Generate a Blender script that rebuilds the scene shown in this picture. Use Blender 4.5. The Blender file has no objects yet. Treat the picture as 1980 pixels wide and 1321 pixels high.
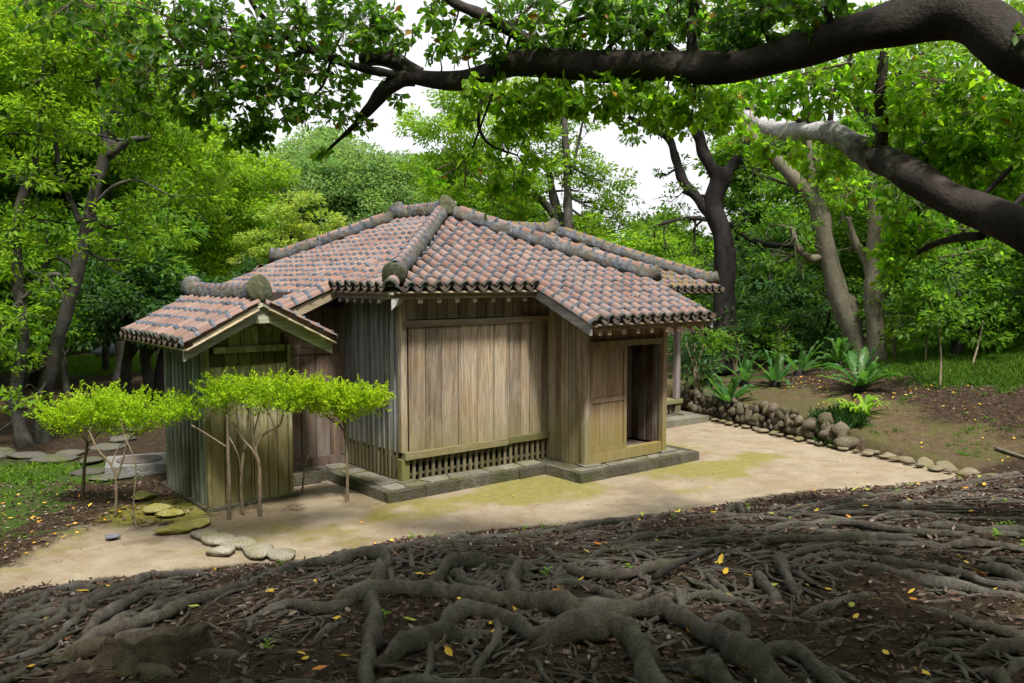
import bpy, math, random
import numpy as np
from mathutils import Vector, Matrix, Euler

# ------------------------------------------------------------------ camera, sky, sun, exposure
S = bpy.context.scene
RAD = math.radians
cd = bpy.data.cameras.new('camera'); cam = bpy.data.objects.new('camera', cd)
S.collection.objects.link(cam); S.camera = cam
cam.location = (0, 0, 3.2); cam.rotation_euler = (RAD(90 - 4.098), 0, 0)
cd.sensor_width = 36; cd.lens = 36 * 1675 / 1980; cd.clip_start = .05; cd.clip_end = 2000

SUN_EL, SUN_AZ = 60, 162          # degrees; azimuth measured from +Y towards +X, where the sun stands
w = bpy.data.worlds.new('World'); S.world = w; w.use_nodes = True
wn = w.node_tree; bg = wn.nodes['Background']
sky = wn.nodes.new('ShaderNodeTexSky'); sky.sky_type = 'NISHITA'; sky.sun_disc = False
sky.sun_elevation = RAD(SUN_EL); sky.sun_rotation = RAD(SUN_AZ); sky.air_density = 1.0; sky.dust_density = 5.0; sky.ozone_density = .6
hs = wn.nodes.new('ShaderNodeHueSaturation'); hs.inputs['Saturation'].default_value = .28   # thin bright overcast
wn.links.new(sky.outputs[0], hs.inputs['Color']); oc = wn.nodes.new('ShaderNodeMix'); oc.data_type = 'RGBA'; oc.inputs[0].default_value = .65; oc.inputs[7].default_value = (4.2, 4.22, 4.3, 1)   # even white cloud veil
wn.links.new(hs.outputs[0], oc.inputs[6]); wn.links.new(oc.outputs[2], bg.inputs['Color'])
bg.inputs['Strength'].default_value = .15
sl = bpy.data.lights.new('sun', 'SUN'); so = bpy.data.objects.new('sun', sl); S.collection.objects.link(so)
sl.energy = 3.3; sl.angle = RAD(7); sl.color = (1, .95, .86)
so.rotation_euler = Vector((-math.sin(RAD(SUN_AZ)) * math.cos(RAD(SUN_EL)), -math.cos(RAD(SUN_AZ)) * math.cos(RAD(SUN_EL)), -math.sin(RAD(SUN_EL)))).to_track_quat('-Z', 'Y').to_euler()
S.view_settings.view_transform = 'Standard'; S.view_settings.look = 'None'
S.view_settings.gamma = 1; S.view_settings.use_curve_mapping = False
S.view_settings.exposure = .98
S.cycles.max_bounces = 7; S.cycles.diffuse_bounces = 4; S.cycles.glossy_bounces = 2
S.cycles.transmission_bounces = 4; S.cycles.transparent_max_bounces = 4
S.cycles.use_denoising = True; S.cycles.sample_clamp_indirect = 6
S.cycles.caustics_reflective = False; S.cycles.caustics_refractive = False

rng = np.random.default_rng(7); random.seed(7)
COL = S.collection
# ------------------------------------------------------------------ surveyed positions (world metres)
ROOTS=[(0.037,[(-3.57,5.72),(-3.53,5.82),(-3.38,6.0),(-3.29,6.16),(-3.22,6.42),(-3.34,7.16),(-3.3,7.5),(-3.64,8.56),(-3.18,8.18),(-2.77,7.88)]),(0.035,[(-3.11,4.95),(-3.1,5.1),(-3.17,5.52),(-3.15,5.82),(-3.32,6.45),(-3.38,6.98),(-3.25,7.34)]),(0.037,[(-2.76,5.46),(-2.84,5.96),(-2.9,6.44),(-2.93,6.96),(-2.95,7.39)]),(0.036,[(-2.69,5.07),(-2.62,5.29),(-2.53,5.55),(-2.4,5.67),(-2.36,6.06),(-2.24,6.47),(-2.1,6.95),(-1.96,7.59),(-1.68,7.8),(-1.45,8.2)]),(0.032,[(-2.54,5.7),(-2.58,6.12),(-2.55,6.39),(-2.51,6.55)]),(0.028,[(-3.05,4.91),(-3.0,4.94),(-2.83,5.02),(-2.82,5.25),(-2.92,5.54),(-3.08,6.09),(-3.41,6.8)]),(0.032,[(-3.94,6.36),(-3.92,6.47),(-3.94,6.88),(-3.97,7.21),(-3.91,7.54),(-3.65,7.69)]),(0.037,[(-2.9,4.63),(-2.84,4.66),(-2.75,4.71),(-2.61,4.72)]),(0.015,[(-2.77,5.0),(-2.6,4.98),(-2.41,4.94),(-2.34,5.04)]),(0.037,[(-3.66,5.93),(-3.63,5.99),(-3.56,6.1),(-3.37,6.11)]),(0.031,[(-3.54,6.29),(-3.86,6.95),(-4.03,7.35)]),(0.025,[(-1.93,5.06),(-1.85,5.18),(-1.66,5.12),(-1.57,5.02)]),(0.036,[(-2.07,6.84),(-1.99,7.38),(-1.82,7.69),(-1.57,7.67),(-1.39,7.87)]),(0.021,[(-1.79,5.9),(-1.65,5.95),(-1.62,6.25),(-1.56,6.49)]),(0.034,[(-1.8,5.54),(-1.64,5.62),(-1.55,5.75),(-1.31,5.5),(-1.13,5.5),(-1.02,5.73),(-0.87,5.76)]),(0.024,[(-1.09,5.3),(-1.14,5.0),(-1.14,4.81)]),(0.022,[(-3.35,5.51),(-3.38,5.82),(-3.24,5.89),(-3.11,5.98)]),(0.018,[(-3.14,5.28),(-2.95,5.27),(-2.89,5.4)]),(0.025,[(-2.95,5.93),(-2.95,6.31),(-3.0,6.8),(-3.03,7.32)]),(0.02,[(-2.74,5.65),(-2.71,5.97),(-2.53,5.99)]),(0.021,[(-1.24,4.22),(-1.1,4.22),(-0.96,4.25)]),(0.016,[(-1.03,4.11),(-0.9,4.11),(-0.73,4.08)]),(0.048,[(-1.22,5.54),(-1.17,5.64),(-0.99,5.76),(-0.79,5.79),(-0.57,5.75),(-0.38,5.69),(-0.19,5.56),(0.04,5.44),(0.22,5.36),(0.32,5.21),(0.43,5.08),(0.59,5.11),(0.76,5.13),(0.92,5.09),(0.99,4.89),(1.06,4.6),(1.14,4.39),(1.19,4.16),(1.23,3.99),(1.3,3.88),(1.36,3.82)]),(0.041,[(-0.41,4.8),(-0.36,5.1),(-0.27,5.25),(-0.13,5.19),(-0.0,5.01),(0.1,4.82),(0.14,4.74),(0.25,4.9),(0.37,5.04)]),(0.046,[(-0.96,5.76),(-0.88,5.36),(-0.8,4.98),(-0.76,4.67),(-0.75,4.4),(-0.74,4.21),(-0.71,4.04),(-0.65,3.93)]),(0.042,[(-0.73,4.38),(-0.66,4.48),(-0.59,4.59),(-0.47,4.73),(-0.33,4.83),(-0.17,4.82)]),(0.031,[(-0.71,4.19),(-0.59,4.09),(-0.41,4.04),(-0.14,4.02),(0.12,3.98),(0.33,3.95)]),(0.059,[(0.12,4.72),(0.3,4.73),(0.51,4.78),(0.61,4.73),(0.67,4.47),(0.69,4.22),(0.68,4.07),(0.71,3.91),(0.72,3.84)]),(0.038,[(0.72,4.3),(0.82,4.24),(0.86,4.21),(0.91,4.11),(0.98,4.03),(1.04,3.93),(1.11,3.81)]),(0.032,[(0.63,5.02),(0.66,4.75),(0.69,4.36)]),(0.034,[(-1.8,8.67),(-1.4,7.99),(-1.12,8.1),(-0.94,8.56),(-0.77,8.93),(-0.56,9.18),(-0.3,8.57),(0.07,8.66),(0.36,8.88),(0.68,9.41),(1.05,9.98),(1.53,10.38),(2.1,9.61)]),(0.042,[(-1.52,7.34),(-1.41,7.59),(-1.19,7.45),(-1.03,7.03),(-1.0,6.53),(-0.96,5.99)]),(0.029,[(-1.0,6.93),(-0.88,6.22),(-0.81,5.91)]),(0.041,[(-0.62,5.93),(-0.54,6.29),(-0.5,6.73),(-0.36,6.86),(-0.17,6.91),(-0.06,6.98)]),(0.039,[(-0.45,6.64),(-0.36,6.14),(-0.23,5.92),(-0.14,5.8),(-0.1,5.64)]),(0.048,[(0.01,5.58),(-0.0,6.07),(0.03,6.62),(-0.03,7.06)]),(0.031,[(0.02,6.33),(0.13,6.76),(0.21,7.08)]),(0.031,[(0.19,6.07),(0.38,6.09),(0.5,5.92),(0.6,5.73),(0.7,5.47),(0.83,5.18)]),(0.033,[(0.3,6.27),(0.39,6.53),(0.46,6.3),(0.65,6.21),(0.85,6.21),(1.02,6.43),(1.25,6.54),(1.47,6.79)]),(0.017,[(0.34,6.69),(0.55,6.56),(0.75,6.44)]),(0.029,[(0.06,7.69),(0.3,7.35),(0.43,6.91)]),(0.02,[(0.38,7.43),(0.63,7.56),(0.88,7.58)]),(0.022,[(0.59,7.0),(0.77,7.29),(1.0,7.25),(1.14,7.15),(1.16,6.72)]),(0.032,[(1.0,7.77),(1.28,8.06),(1.53,8.04),(1.74,7.96),(1.93,7.91)]),(0.027,[(1.0,7.53),(1.18,7.45),(1.43,7.47),(1.64,7.47)]),(0.023,[(0.43,8.3),(0.81,8.6),(1.07,8.5)]),(0.03,[(-1.04,8.33),(-0.91,7.53),(-0.79,7.06)]),(0.025,[(-0.79,6.88),(-0.55,7.11),(-0.34,7.46),(-0.23,7.61)]),(0.021,[(-0.92,6.75),(-0.76,6.26),(-0.64,5.93)]),(0.022,[(0.08,5.56),(0.29,5.54),(0.4,5.47),(0.48,5.32)]),(0.015,[(-1.37,6.62),(-1.18,6.52),(-1.06,6.62)]),(0.023,[(-0.14,4.04),(-0.06,4.17),(0.04,4.3)]),(0.02,[(0.08,4.51),(0.14,4.34),(0.16,4.19),(0.23,4.02)]),(0.015,[(0.2,4.32),(0.29,4.21),(0.36,4.08)]),(0.023,[(0.38,4.25),(0.41,4.12),(0.43,3.99)]),(0.017,[(0.42,3.99),(0.55,3.98),(0.63,3.94)]),(0.033,[(-1.03,8.51),(-0.72,8.33),(-0.47,8.39),(-0.18,8.07),(0.06,7.81)]),(0.023,[(-0.61,7.88),(-0.34,7.9),(-0.1,7.67),(0.06,7.62)]),(0.043,[(0.8,4.24),(0.89,4.22),(0.99,4.05),(1.04,3.91),(1.07,3.82)]),(0.039,[(1.19,4.24),(1.34,4.33),(1.45,4.3),(1.48,4.12),(1.51,3.97),(1.56,3.87),(1.58,3.77)]),(0.044,[(1.11,4.84),(1.23,4.94),(1.31,4.88),(1.3,4.69)]),(0.02,[(1.17,4.38),(1.26,4.64),(1.33,4.66),(1.46,4.61)]),(0.022,[(1.26,4.51),(1.34,4.38),(1.52,4.5)]),(0.021,[(1.5,4.26),(1.57,4.13),(1.62,4.02),(1.64,3.92)]),(0.028,[(2.07,6.42),(2.37,6.47),(2.61,6.39),(2.77,6.15),(2.93,5.95),(3.05,5.71),(3.11,5.49),(3.24,5.35),(3.35,5.24)]),(0.035,[(2.1,6.18),(2.31,6.11),(2.47,6.05),(2.58,5.85),(2.69,5.58),(2.84,5.42),(2.93,5.26),(3.08,5.09),(3.16,4.92)]),(0.037,[(1.98,7.17),(2.27,7.22),(2.53,7.12),(2.82,7.09),(3.07,6.99),(3.23,6.86),(3.28,6.68)]),(0.028,[(1.59,4.91),(1.79,5.0),(1.96,5.17),(2.11,5.29),(2.3,5.35),(2.49,5.31)]),(0.026,[(2.36,5.21),(2.46,4.99),(2.51,4.78),(2.57,4.61),(2.74,4.52),(2.88,4.48)]),(0.02,[(1.88,4.33),(2.0,4.3),(2.16,4.37),(2.35,4.46),(2.46,4.48)]),(0.044,[(2.38,4.28),(2.51,4.33),(2.62,4.32),(2.75,4.27)]),(0.04,[(2.28,4.15),(2.29,4.02),(2.28,3.91),(2.21,3.8),(2.15,3.71)]),(0.029,[(2.32,3.98),(2.44,4.08),(2.52,4.14),(2.67,4.22)]),(0.04,[(2.06,6.63),(1.96,6.13),(1.89,5.71),(1.89,5.47)]),(0.036,[(1.75,6.19),(1.72,5.8),(1.68,5.47),(1.58,5.11)]),(0.024,[(1.4,6.23),(1.39,5.87),(1.45,5.51)]),(0.029,[(1.06,5.58),(1.23,5.55),(1.35,5.36),(1.46,5.21),(1.43,4.91)]),(0.034,[(1.63,4.58),(1.78,4.75),(1.93,4.93)]),(0.032,[(1.59,4.72),(1.58,4.52)]),(0.03,[(1.77,9.42),(2.09,9.09),(2.42,8.92),(2.64,8.43),(2.83,7.96)]),(0.042,[(2.27,9.12),(2.51,9.63),(2.51,9.18)]),(0.031,[(2.87,9.36),(3.31,9.33),(3.78,9.55),(4.22,9.88),(4.83,10.07),(5.92,10.94),(7.31,12.2)]),(0.031,[(2.33,7.98),(2.65,7.93),(2.96,7.87),(3.12,7.66),(3.25,7.4),(3.37,7.15),(3.52,7.02),(3.82,6.76)]),(0.037,[(3.56,7.58),(3.73,7.3),(3.91,7.05),(4.2,6.98),(4.37,6.86)]),(0.033,[(5.46,9.9),(5.65,9.87),(5.88,9.81),(6.11,9.78)]),(0.032,[(5.29,9.48),(5.48,9.47),(5.64,9.4),(5.78,9.25)]),(0.027,[(3.11,6.31),(3.34,6.52),(3.59,6.6),(3.85,6.39),(3.96,6.3)]),(0.037,[(3.31,6.03),(3.32,5.75),(3.28,5.42),(3.29,5.25)]),(0.023,[(3.36,6.17),(3.51,6.09),(3.6,5.97),(3.7,5.89)]),(0.027,[(1.53,8.12),(1.75,7.96),(2.02,8.05),(2.27,8.03)]),(0.03,[(1.42,7.55),(1.64,7.47),(1.79,7.36),(2.08,7.52)]),(0.024,[(2.08,6.63),(2.4,6.74),(2.62,6.75),(2.81,6.62)]),(0.021,[(2.44,6.66),(2.72,6.65),(2.9,6.45),(3.04,6.3),(3.17,6.17)]),(0.024,[(2.78,8.76),(3.09,8.69),(3.36,8.47),(3.68,8.4)]),(0.028,[(3.32,9.08),(3.65,8.97),(3.92,8.75),(4.35,8.87),(4.72,8.87)]),(0.026,[(3.4,8.14),(3.72,8.1),(3.94,7.87),(4.26,8.0)]),(0.022,[(2.53,5.02),(2.65,5.01),(2.73,4.95)]),(0.023,[(2.61,4.8),(2.76,4.98),(2.89,5.12)]),(0.018,[(2.77,4.88),(2.69,4.69),(2.63,4.58)]),(0.025,[(2.23,4.93),(2.36,4.87),(2.46,4.78)]),(0.024,[(2.84,5.05),(2.91,4.97),(2.95,4.87),(3.01,4.77)])]
LIMBS=[[(6.7,6.9,1.5,0.458),(6.3,6.6,2.6,0.352),(5.4,6.5,3.7,0.29),(4.5,6.5,4.55,0.246),(3.84,6.6,4.86,0.187),(3.54,6.75,5.15,0.187),(3.26,6.9,5.25,0.182),(2.84,7.05,5.19,0.166),(2.4,7.2,5.07,0.15),(1.91,7.4,4.99,0.144),(1.4,7.7,5.05,0.133),(0.88,7.9,5.1,0.129),(0.43,8.1,5.18,0.132),(0.05,8.3,5.23,0.128),(-0.2,8.4,5.16,0.114),(-0.45,8.5,5.12,0.1),(-0.71,8.6,5.14,0.09),(-0.97,8.7,5.19,0.083)],[(6.7,6.9,1.9,0.383),(6.1,6.9,2.55,0.255),(5.2,7.0,3.1,0.212),(4.25,7.2,3.59,0.19),(4.04,7.5,3.77,0.153),(3.92,7.8,3.92,0.15),(3.78,8.1,4.11,0.142),(3.66,8.5,4.32,0.139),(3.51,8.9,4.54,0.13),(3.39,9.3,4.74,0.12),(3.25,9.7,4.84,0.109),(3.06,10.0,4.89,0.1),(2.91,10.3,5.02,0.086),(2.74,10.6,5.22,0.057)]]
BRANCHES=[[(-0.97,8.7,5.19,0.104),(-1.12,8.7,5.16,0.088),(-1.28,8.75,5.05,0.078),(-1.42,8.8,4.91,0.058),(-1.57,8.9,4.78,0.032),(-1.77,9.0,4.63,0.021),(-1.96,9.1,4.49,0.014)],[(-0.92,8.7,5.2,0.093),(-1.02,8.7,5.27,0.088),(-1.18,8.8,5.38,0.089),(-1.41,8.9,5.42,0.08),(-1.52,8.95,5.42,0.069)],[(-1.04,8.7,5.19,0.047),(-1.31,8.6,5.22,0.041),(-1.64,8.5,5.28,0.038),(-1.91,8.4,5.37,0.035),(-2.11,8.3,5.46,0.03),(-2.34,8.2,5.66,0.024),(-2.45,8.1,5.88,0.019)],[(0.34,8.2,5.26,0.083),(0.14,8.2,5.4,0.069),(-0.05,8.2,5.52,0.059),(-0.29,8.2,5.64,0.054),(-0.53,8.2,5.75,0.049),(-0.76,8.2,5.96,0.039)],[(1.56,7.6,5.11,0.059),(1.54,7.6,5.33,0.045),(1.57,7.6,5.59,0.041),(1.59,7.6,5.93,0.032)],[(1.44,7.7,5.16,0.032),(1.23,7.8,5.38,0.028),(0.97,7.9,5.51,0.024),(0.7,8.0,5.56,0.021),(0.43,8.1,5.49,0.017)],[(0.81,7.9,5.21,0.021),(0.98,8.0,5.39,0.019),(1.18,8.1,5.56,0.017),(1.29,8.2,5.77,0.015)],[(1.19,7.8,5.2,0.021),(1.22,7.8,5.38,0.019),(1.36,7.8,5.56,0.016),(1.54,7.8,5.69,0.014)],[(3.6,8.6,4.42,0.087),(3.6,8.55,4.71,0.061),(3.55,8.5,4.97,0.056),(3.54,8.4,5.41,0.045),(3.53,8.3,5.76,0.035)],[(3.57,8.5,4.94,0.03),(3.43,8.6,5.16,0.023),(3.31,8.7,5.33,0.018)],[(3.6,8.5,4.94,0.03),(3.74,8.4,5.21,0.023),(3.98,8.3,5.4,0.017)],[(3.3,9.6,4.86,0.069),(3.21,9.6,5.09,0.052),(3.12,9.6,5.39,0.04),(3.03,9.6,5.72,0.029)],[(3.4,9.4,4.86,0.034),(3.39,9.3,5.16,0.025),(3.5,9.2,5.46,0.019),(3.56,9.1,5.64,0.014)],[(3.25,9.7,4.91,0.029),(2.94,9.8,5.07,0.023),(2.62,9.9,5.12,0.018)],[(3.66,8.5,4.43,0.025),(3.9,8.6,4.47,0.023),(4.2,8.7,4.63,0.018),(4.45,8.8,4.85,0.013)],[(3.82,8.2,4.17,0.02),(3.96,8.3,4.37,0.017),(4.25,8.4,4.58,0.013)],[(4.1,7.6,3.58,0.045),(4.08,8.0,3.58,0.038),(4.09,8.5,3.53,0.03),(4.12,9.0,3.42,0.021)],[(4.09,7.6,3.92,0.023),(4.25,7.5,4.13,0.02),(4.36,7.4,4.2,0.018)],[(4.19,7.3,3.81,0.031),(4.32,7.3,3.93,0.026),(4.57,7.3,4.06,0.02)],[(-0.27,8.4,5.02,0.02),(-0.32,8.4,4.73,0.018),(-0.29,8.45,4.59,0.015),(-0.18,8.5,4.48,0.013),(0.05,8.5,4.4,0.01)],[(-0.15,8.4,5.07,0.015),(-0.22,8.4,4.87,0.013),(-0.37,8.45,4.49,0.01),(-0.45,8.5,4.35,0.008)],[(2.01,7.2,5.54,0.026),(2.09,7.3,5.24,0.022),(2.18,7.3,5.07,0.026)],[(2.48,7.0,5.48,0.029),(2.52,7.05,5.25,0.034),(2.55,7.1,5.15,0.042)],[(-0.05,8.2,5.35,0.017),(0.05,8.2,5.59,0.015),(0.24,8.2,5.77,0.012)],[(-1.91,8.4,5.37,0.02),(-2.16,8.2,5.26,0.015),(-2.62,8.0,5.16,0.012),(-3.15,7.8,5.07,0.009)],[(-2.08,8.3,5.46,0.02),(-2.55,8.1,5.47,0.015),(-2.99,7.9,5.5,0.009)],[(-1.74,8.5,5.31,0.015),(-1.84,8.5,5.04,0.013),(-2.15,8.5,4.8,0.01),(-2.45,8.5,4.6,0.008)]]
SPRAYS=[(-3.91,8.0,5.62,0.5,20,0),(-3.6,8.0,5.39,0.5,26,0),(-3.08,8.0,5.44,0.55,34,0),(-3.23,8.0,5.03,0.45,26,0),(-2.66,8.0,5.53,0.5,30,0),(-2.67,8.0,5.12,0.5,38,0),(-2.84,8.2,4.83,0.38,24,0),(-2.3,8.2,5.35,0.5,34,0),(-2.29,8.3,4.95,0.42,34,0),(-2.42,8.4,4.68,0.22,12,0),(-1.94,8.3,5.62,0.45,28,0),(-1.92,8.4,5.12,0.4,15,0),(-1.62,8.4,5.55,0.4,24,0),(-2.07,8.4,4.8,0.2,5,0),(-1.42,8.4,5.74,0.35,16,0),(-1.25,8.6,5.61,0.28,11,0),(-1.85,8.5,4.87,0.2,4,0),(-3.56,8.2,4.79,0.35,14,0),(-4.14,8.0,5.85,0.5,16,0),(-2.65,8.5,4.55,0.13,5,0),(-2.45,8.5,4.53,0.12,5,0),(-2.98,8.0,5.89,0.6,26,0),(-1.86,8.2,5.96,0.5,22,0),(-1.48,8.7,5.18,0.28,7,0),(-1.6,8.8,4.9,0.22,6,0),(-1.19,8.8,5.03,0.22,4,0),(-1.34,8.8,5.51,0.22,8,0),(-1.79,8.7,5.03,0.22,5,0),(-1.73,8.9,4.77,0.14,3,0),(-1.96,9.1,4.51,0.1,2,0),(-1.52,8.9,4.79,0.12,3,0),(-1.07,8.5,5.58,0.2,7,0),(-0.73,8.3,5.66,0.25,7,0),(-0.59,8.4,5.48,0.2,6,0),(-0.42,8.4,5.36,0.2,6,0),(-0.29,8.3,5.52,0.2,7,0),(-0.15,8.3,5.33,0.2,8,0),(-0.7,8.5,5.38,0.15,4,0),(-0.38,8.2,5.0,0.14,6,1),(-0.15,8.3,4.9,0.24,14,1),(0.1,8.3,4.85,0.28,20,1),(0.34,8.2,4.93,0.26,18,1),(0.57,8.1,4.84,0.28,20,1),(0.84,8.0,4.84,0.28,20,1),(1.11,7.9,4.8,0.3,20,1),(1.37,7.8,4.75,0.3,22,1),(1.6,7.8,4.69,0.28,20,1),(0.25,8.4,4.68,0.22,12,1),(0.0,8.4,4.63,0.2,9,1),(-0.44,8.4,4.73,0.12,5,1),(-0.33,8.5,4.4,0.18,4,1),(-0.15,8.6,4.27,0.24,7,1),(0.1,8.6,4.32,0.24,7,1),(-0.25,8.6,4.04,0.2,6,1),(-0.46,8.6,4.11,0.18,4,1),(0.05,8.6,4.09,0.2,5,1),(0.25,8.5,4.4,0.2,4,1),(-0.71,8.6,4.17,0.1,2,1),(-0.82,8.7,4.23,0.08,2,1),(0.44,8.4,5.21,0.3,9,1),(0.33,8.0,5.57,0.4,26,0),(0.74,7.9,5.59,0.4,28,0),(1.11,7.9,5.41,0.35,24,0),(1.41,7.8,5.51,0.4,28,0),(1.82,7.6,5.37,0.4,28,0),(2.11,7.4,5.44,0.4,26,0),(2.38,7.3,5.37,0.35,22,0),(0.52,8.1,5.37,0.25,12,0),(0.05,8.2,5.68,0.3,13,0),(1.91,7.6,5.24,0.25,14,0),(2.61,7.0,5.36,0.3,14,0),(0.86,7.8,5.78,0.5,20,0),(1.81,7.6,5.71,0.5,22,0),(2.07,8.6,4.77,0.3,22,1),(1.97,8.4,4.97,0.26,16,1),(2.42,8.8,5.11,0.3,20,1),(2.8,9.0,5.05,0.3,18,1),(2.97,8.9,5.23,0.35,24,1),(3.29,8.9,5.08,0.35,24,1),(3.52,8.7,5.18,0.35,22,1),(2.77,9.6,4.61,0.2,9,1),(2.54,9.6,4.75,0.2,9,1),(3.11,9.6,4.61,0.16,6,1),(3.52,9.2,4.5,0.25,12,1),(3.4,9.6,4.39,0.3,14,1),(3.82,9.8,4.19,0.3,14,1),(3.7,8.2,5.07,0.4,28,1),(3.8,8.4,4.73,0.4,28,1),(3.94,8.0,4.89,0.4,30,1),(4.1,8.2,4.5,0.4,30,1),(4.17,7.8,4.66,0.4,30,1),(4.29,7.9,4.27,0.38,26,1),(4.38,7.6,4.45,0.38,24,1),(4.47,7.8,4.08,0.3,16,1),(4.26,8.2,4.22,0.3,16,1),(4.01,8.4,4.34,0.25,12,1),(3.63,8.3,3.94,0.16,7,1),(3.91,8.8,3.77,0.25,12,1),(3.96,9.0,3.52,0.28,16,1),(4.22,8.9,3.68,0.28,14,1),(4.0,9.2,3.31,0.2,9,1),(4.44,8.8,3.72,0.26,10,1),(5.02,9.0,3.58,0.25,9,1),(3.52,9.2,4.82,0.1,4,1),(4.32,7.4,4.8,0.35,16,1),(3.7,6.6,5.05,0.2,6,1)]
TWIN=[[(-9.35,16.5,-0.08,0.305),(-9.45,16.5,0.33,0.236),(-9.55,16.5,0.93,0.197),(-9.33,16.5,2.02,0.177),(-9.4,16.5,3.4,0.167),(-9.34,16.6,4.58,0.159),(-9.06,16.7,5.46,0.15),(-8.99,16.8,6.55,0.12),(-8.83,16.9,7.93,0.081)],[(-9.29,17.0,-0.09,0.315),(-9.32,17.0,0.55,0.244),(-9.07,17.0,1.58,0.233),(-8.61,17.0,3.0,0.223),(-8.29,17.0,4.21,0.213),(-8.05,17.0,5.11,0.183),(-7.87,17.0,5.6,0.173),(-7.71,17.0,5.88,0.173)],[(-7.8,17.0,5.6,0.173),(-7.52,16.9,5.77,0.141),(-7.2,16.8,5.87,0.11),(-6.9,16.7,5.91,0.1)],[(-7.87,17.0,5.6,0.152),(-7.94,17.1,6.21,0.112),(-8.06,17.2,7.12,0.082),(-8.01,17.4,8.26,0.052)],[(-8.41,17.0,4.31,0.122),(-8.6,17.0,4.76,0.101),(-8.78,17.0,5.31,0.086),(-8.88,17.1,5.82,0.066),(-8.99,17.2,6.63,0.046)],[(-8.17,17.0,4.61,0.061),(-7.74,17.0,5.01,0.046),(-7.32,17.2,5.13,0.036),(-6.79,17.4,4.85,0.026)],[(-8.5,17.0,3.41,0.071),(-8.99,17.0,3.61,0.061),(-9.42,17.0,3.0,0.051),(-9.84,17.0,2.6,0.041)],[(-8.51,17.0,3.0,0.071),(-8.79,16.6,3.3,0.064),(-9.29,16.4,2.81,0.059)],[(-9.19,17.0,1.17,0.081),(-9.05,17.3,2.17,0.062),(-9.02,17.6,3.0,0.047)]]
DARK=[[(5.59,23.0,0.73,0.398),(5.63,23.0,2.39,0.343),(5.65,23.0,3.48,0.316),(5.53,23.0,4.43,0.302),(5.31,23.0,5.11,0.302),(5.46,23.0,5.78,0.357),(5.5,23.0,6.12,0.343)],[(5.43,23.0,5.85,0.22),(5.04,23.0,6.45,0.192),(4.87,23.0,6.99,0.165),(4.32,23.0,7.59,0.137),(3.78,23.0,7.92,0.11),(3.1,23.0,8.32,0.069)],[(5.57,23.0,5.92,0.206),(5.97,23.0,6.45,0.151),(6.22,23.0,7.12,0.11),(6.61,23.0,8.05,0.069)],[(5.29,23.0,4.77,0.165),(4.83,23.0,5.38,0.151),(4.46,23.0,5.85,0.151),(4.27,23.0,6.45,0.137),(4.06,23.0,6.92,0.124),(3.52,23.0,7.19,0.096),(3.04,23.0,7.45,0.062)],[(4.2,23.0,6.72,0.082),(3.92,23.0,7.25,0.082),(3.38,23.0,7.32,0.069)],[(5.2,23.0,5.38,0.069),(4.76,23.0,5.4,0.055),(4.49,23.0,5.49,0.041)],[(5.25,23.0,4.77,0.082),(4.63,23.0,4.81,0.062),(4.09,23.0,4.7,0.048),(3.68,23.0,4.57,0.034)],[(5.75,23.0,4.7,0.124),(6.14,23.0,4.36,0.096),(6.62,23.0,4.13,0.089),(7.24,23.0,4.09,0.082),(7.79,23.0,4.02,0.055)],[(5.73,23.0,6.18,0.069),(6.24,23.0,6.05,0.055),(6.79,23.0,5.85,0.048),(7.34,23.0,5.65,0.034)]]
PALE=[[(8.95,22.0,0.94,0.433),(8.72,22.0,1.63,0.302),(8.41,22.0,2.42,0.302),(8.15,22.0,3.21,0.289),(7.94,22.0,3.99,0.289),(7.8,22.0,4.57,0.328),(7.68,22.0,5.03,0.276),(7.41,22.0,5.41,0.236),(6.88,22.0,5.93,0.197),(6.35,22.0,6.44,0.184),(5.89,22.0,6.89,0.144),(5.29,22.0,7.59,0.105)],[(8.84,22.0,1.04,0.263),(8.75,22.0,1.76,0.236),(8.67,22.0,2.42,0.223),(8.53,22.0,2.68,0.197),(8.34,22.0,2.55,0.171)],[(7.76,22.0,4.77,0.171),(7.57,22.0,5.54,0.144),(7.46,22.0,6.31,0.105),(7.36,22.0,7.59,0.066)],[(9.2,21.6,0.88,0.361),(9.07,21.6,1.92,0.284),(9.01,21.6,2.95,0.284),(9.01,21.6,3.97,0.258),(8.95,21.6,4.99,0.219),(8.8,21.6,5.75,0.193),(8.64,21.6,6.76,0.129)],[(9.01,21.6,2.95,0.155),(8.84,21.8,3.72,0.13),(8.61,21.8,4.11,0.104),(8.4,21.8,4.75,0.078)],[(7.95,22.0,3.86,0.158),(7.59,22.0,3.73,0.131),(7.25,22.0,3.99,0.105),(7.04,22.0,4.51,0.066)],[(9.0,21.6,4.1,0.142),(9.26,21.4,4.6,0.102),(9.34,21.2,5.21,0.063)]]
MID=[[(2.09,27.0,3.53,0.177),(1.76,27.0,4.8,0.161),(1.72,27.0,5.76,0.129),(1.67,27.0,7.02,0.113),(1.59,27.0,8.27,0.081)],[(1.64,27.5,3.53,0.197),(1.47,27.5,5.0,0.164),(1.27,27.5,5.96,0.131),(1.14,27.5,6.61,0.099)],[(1.55,27.5,4.83,0.148),(0.97,27.3,5.62,0.114),(0.32,27.0,5.91,0.081),(-0.48,27.0,6.15,0.048)],[(1.72,27.0,6.07,0.064),(1.99,27.0,7.17,0.048),(2.22,27.0,8.27,0.032)]]
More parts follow.
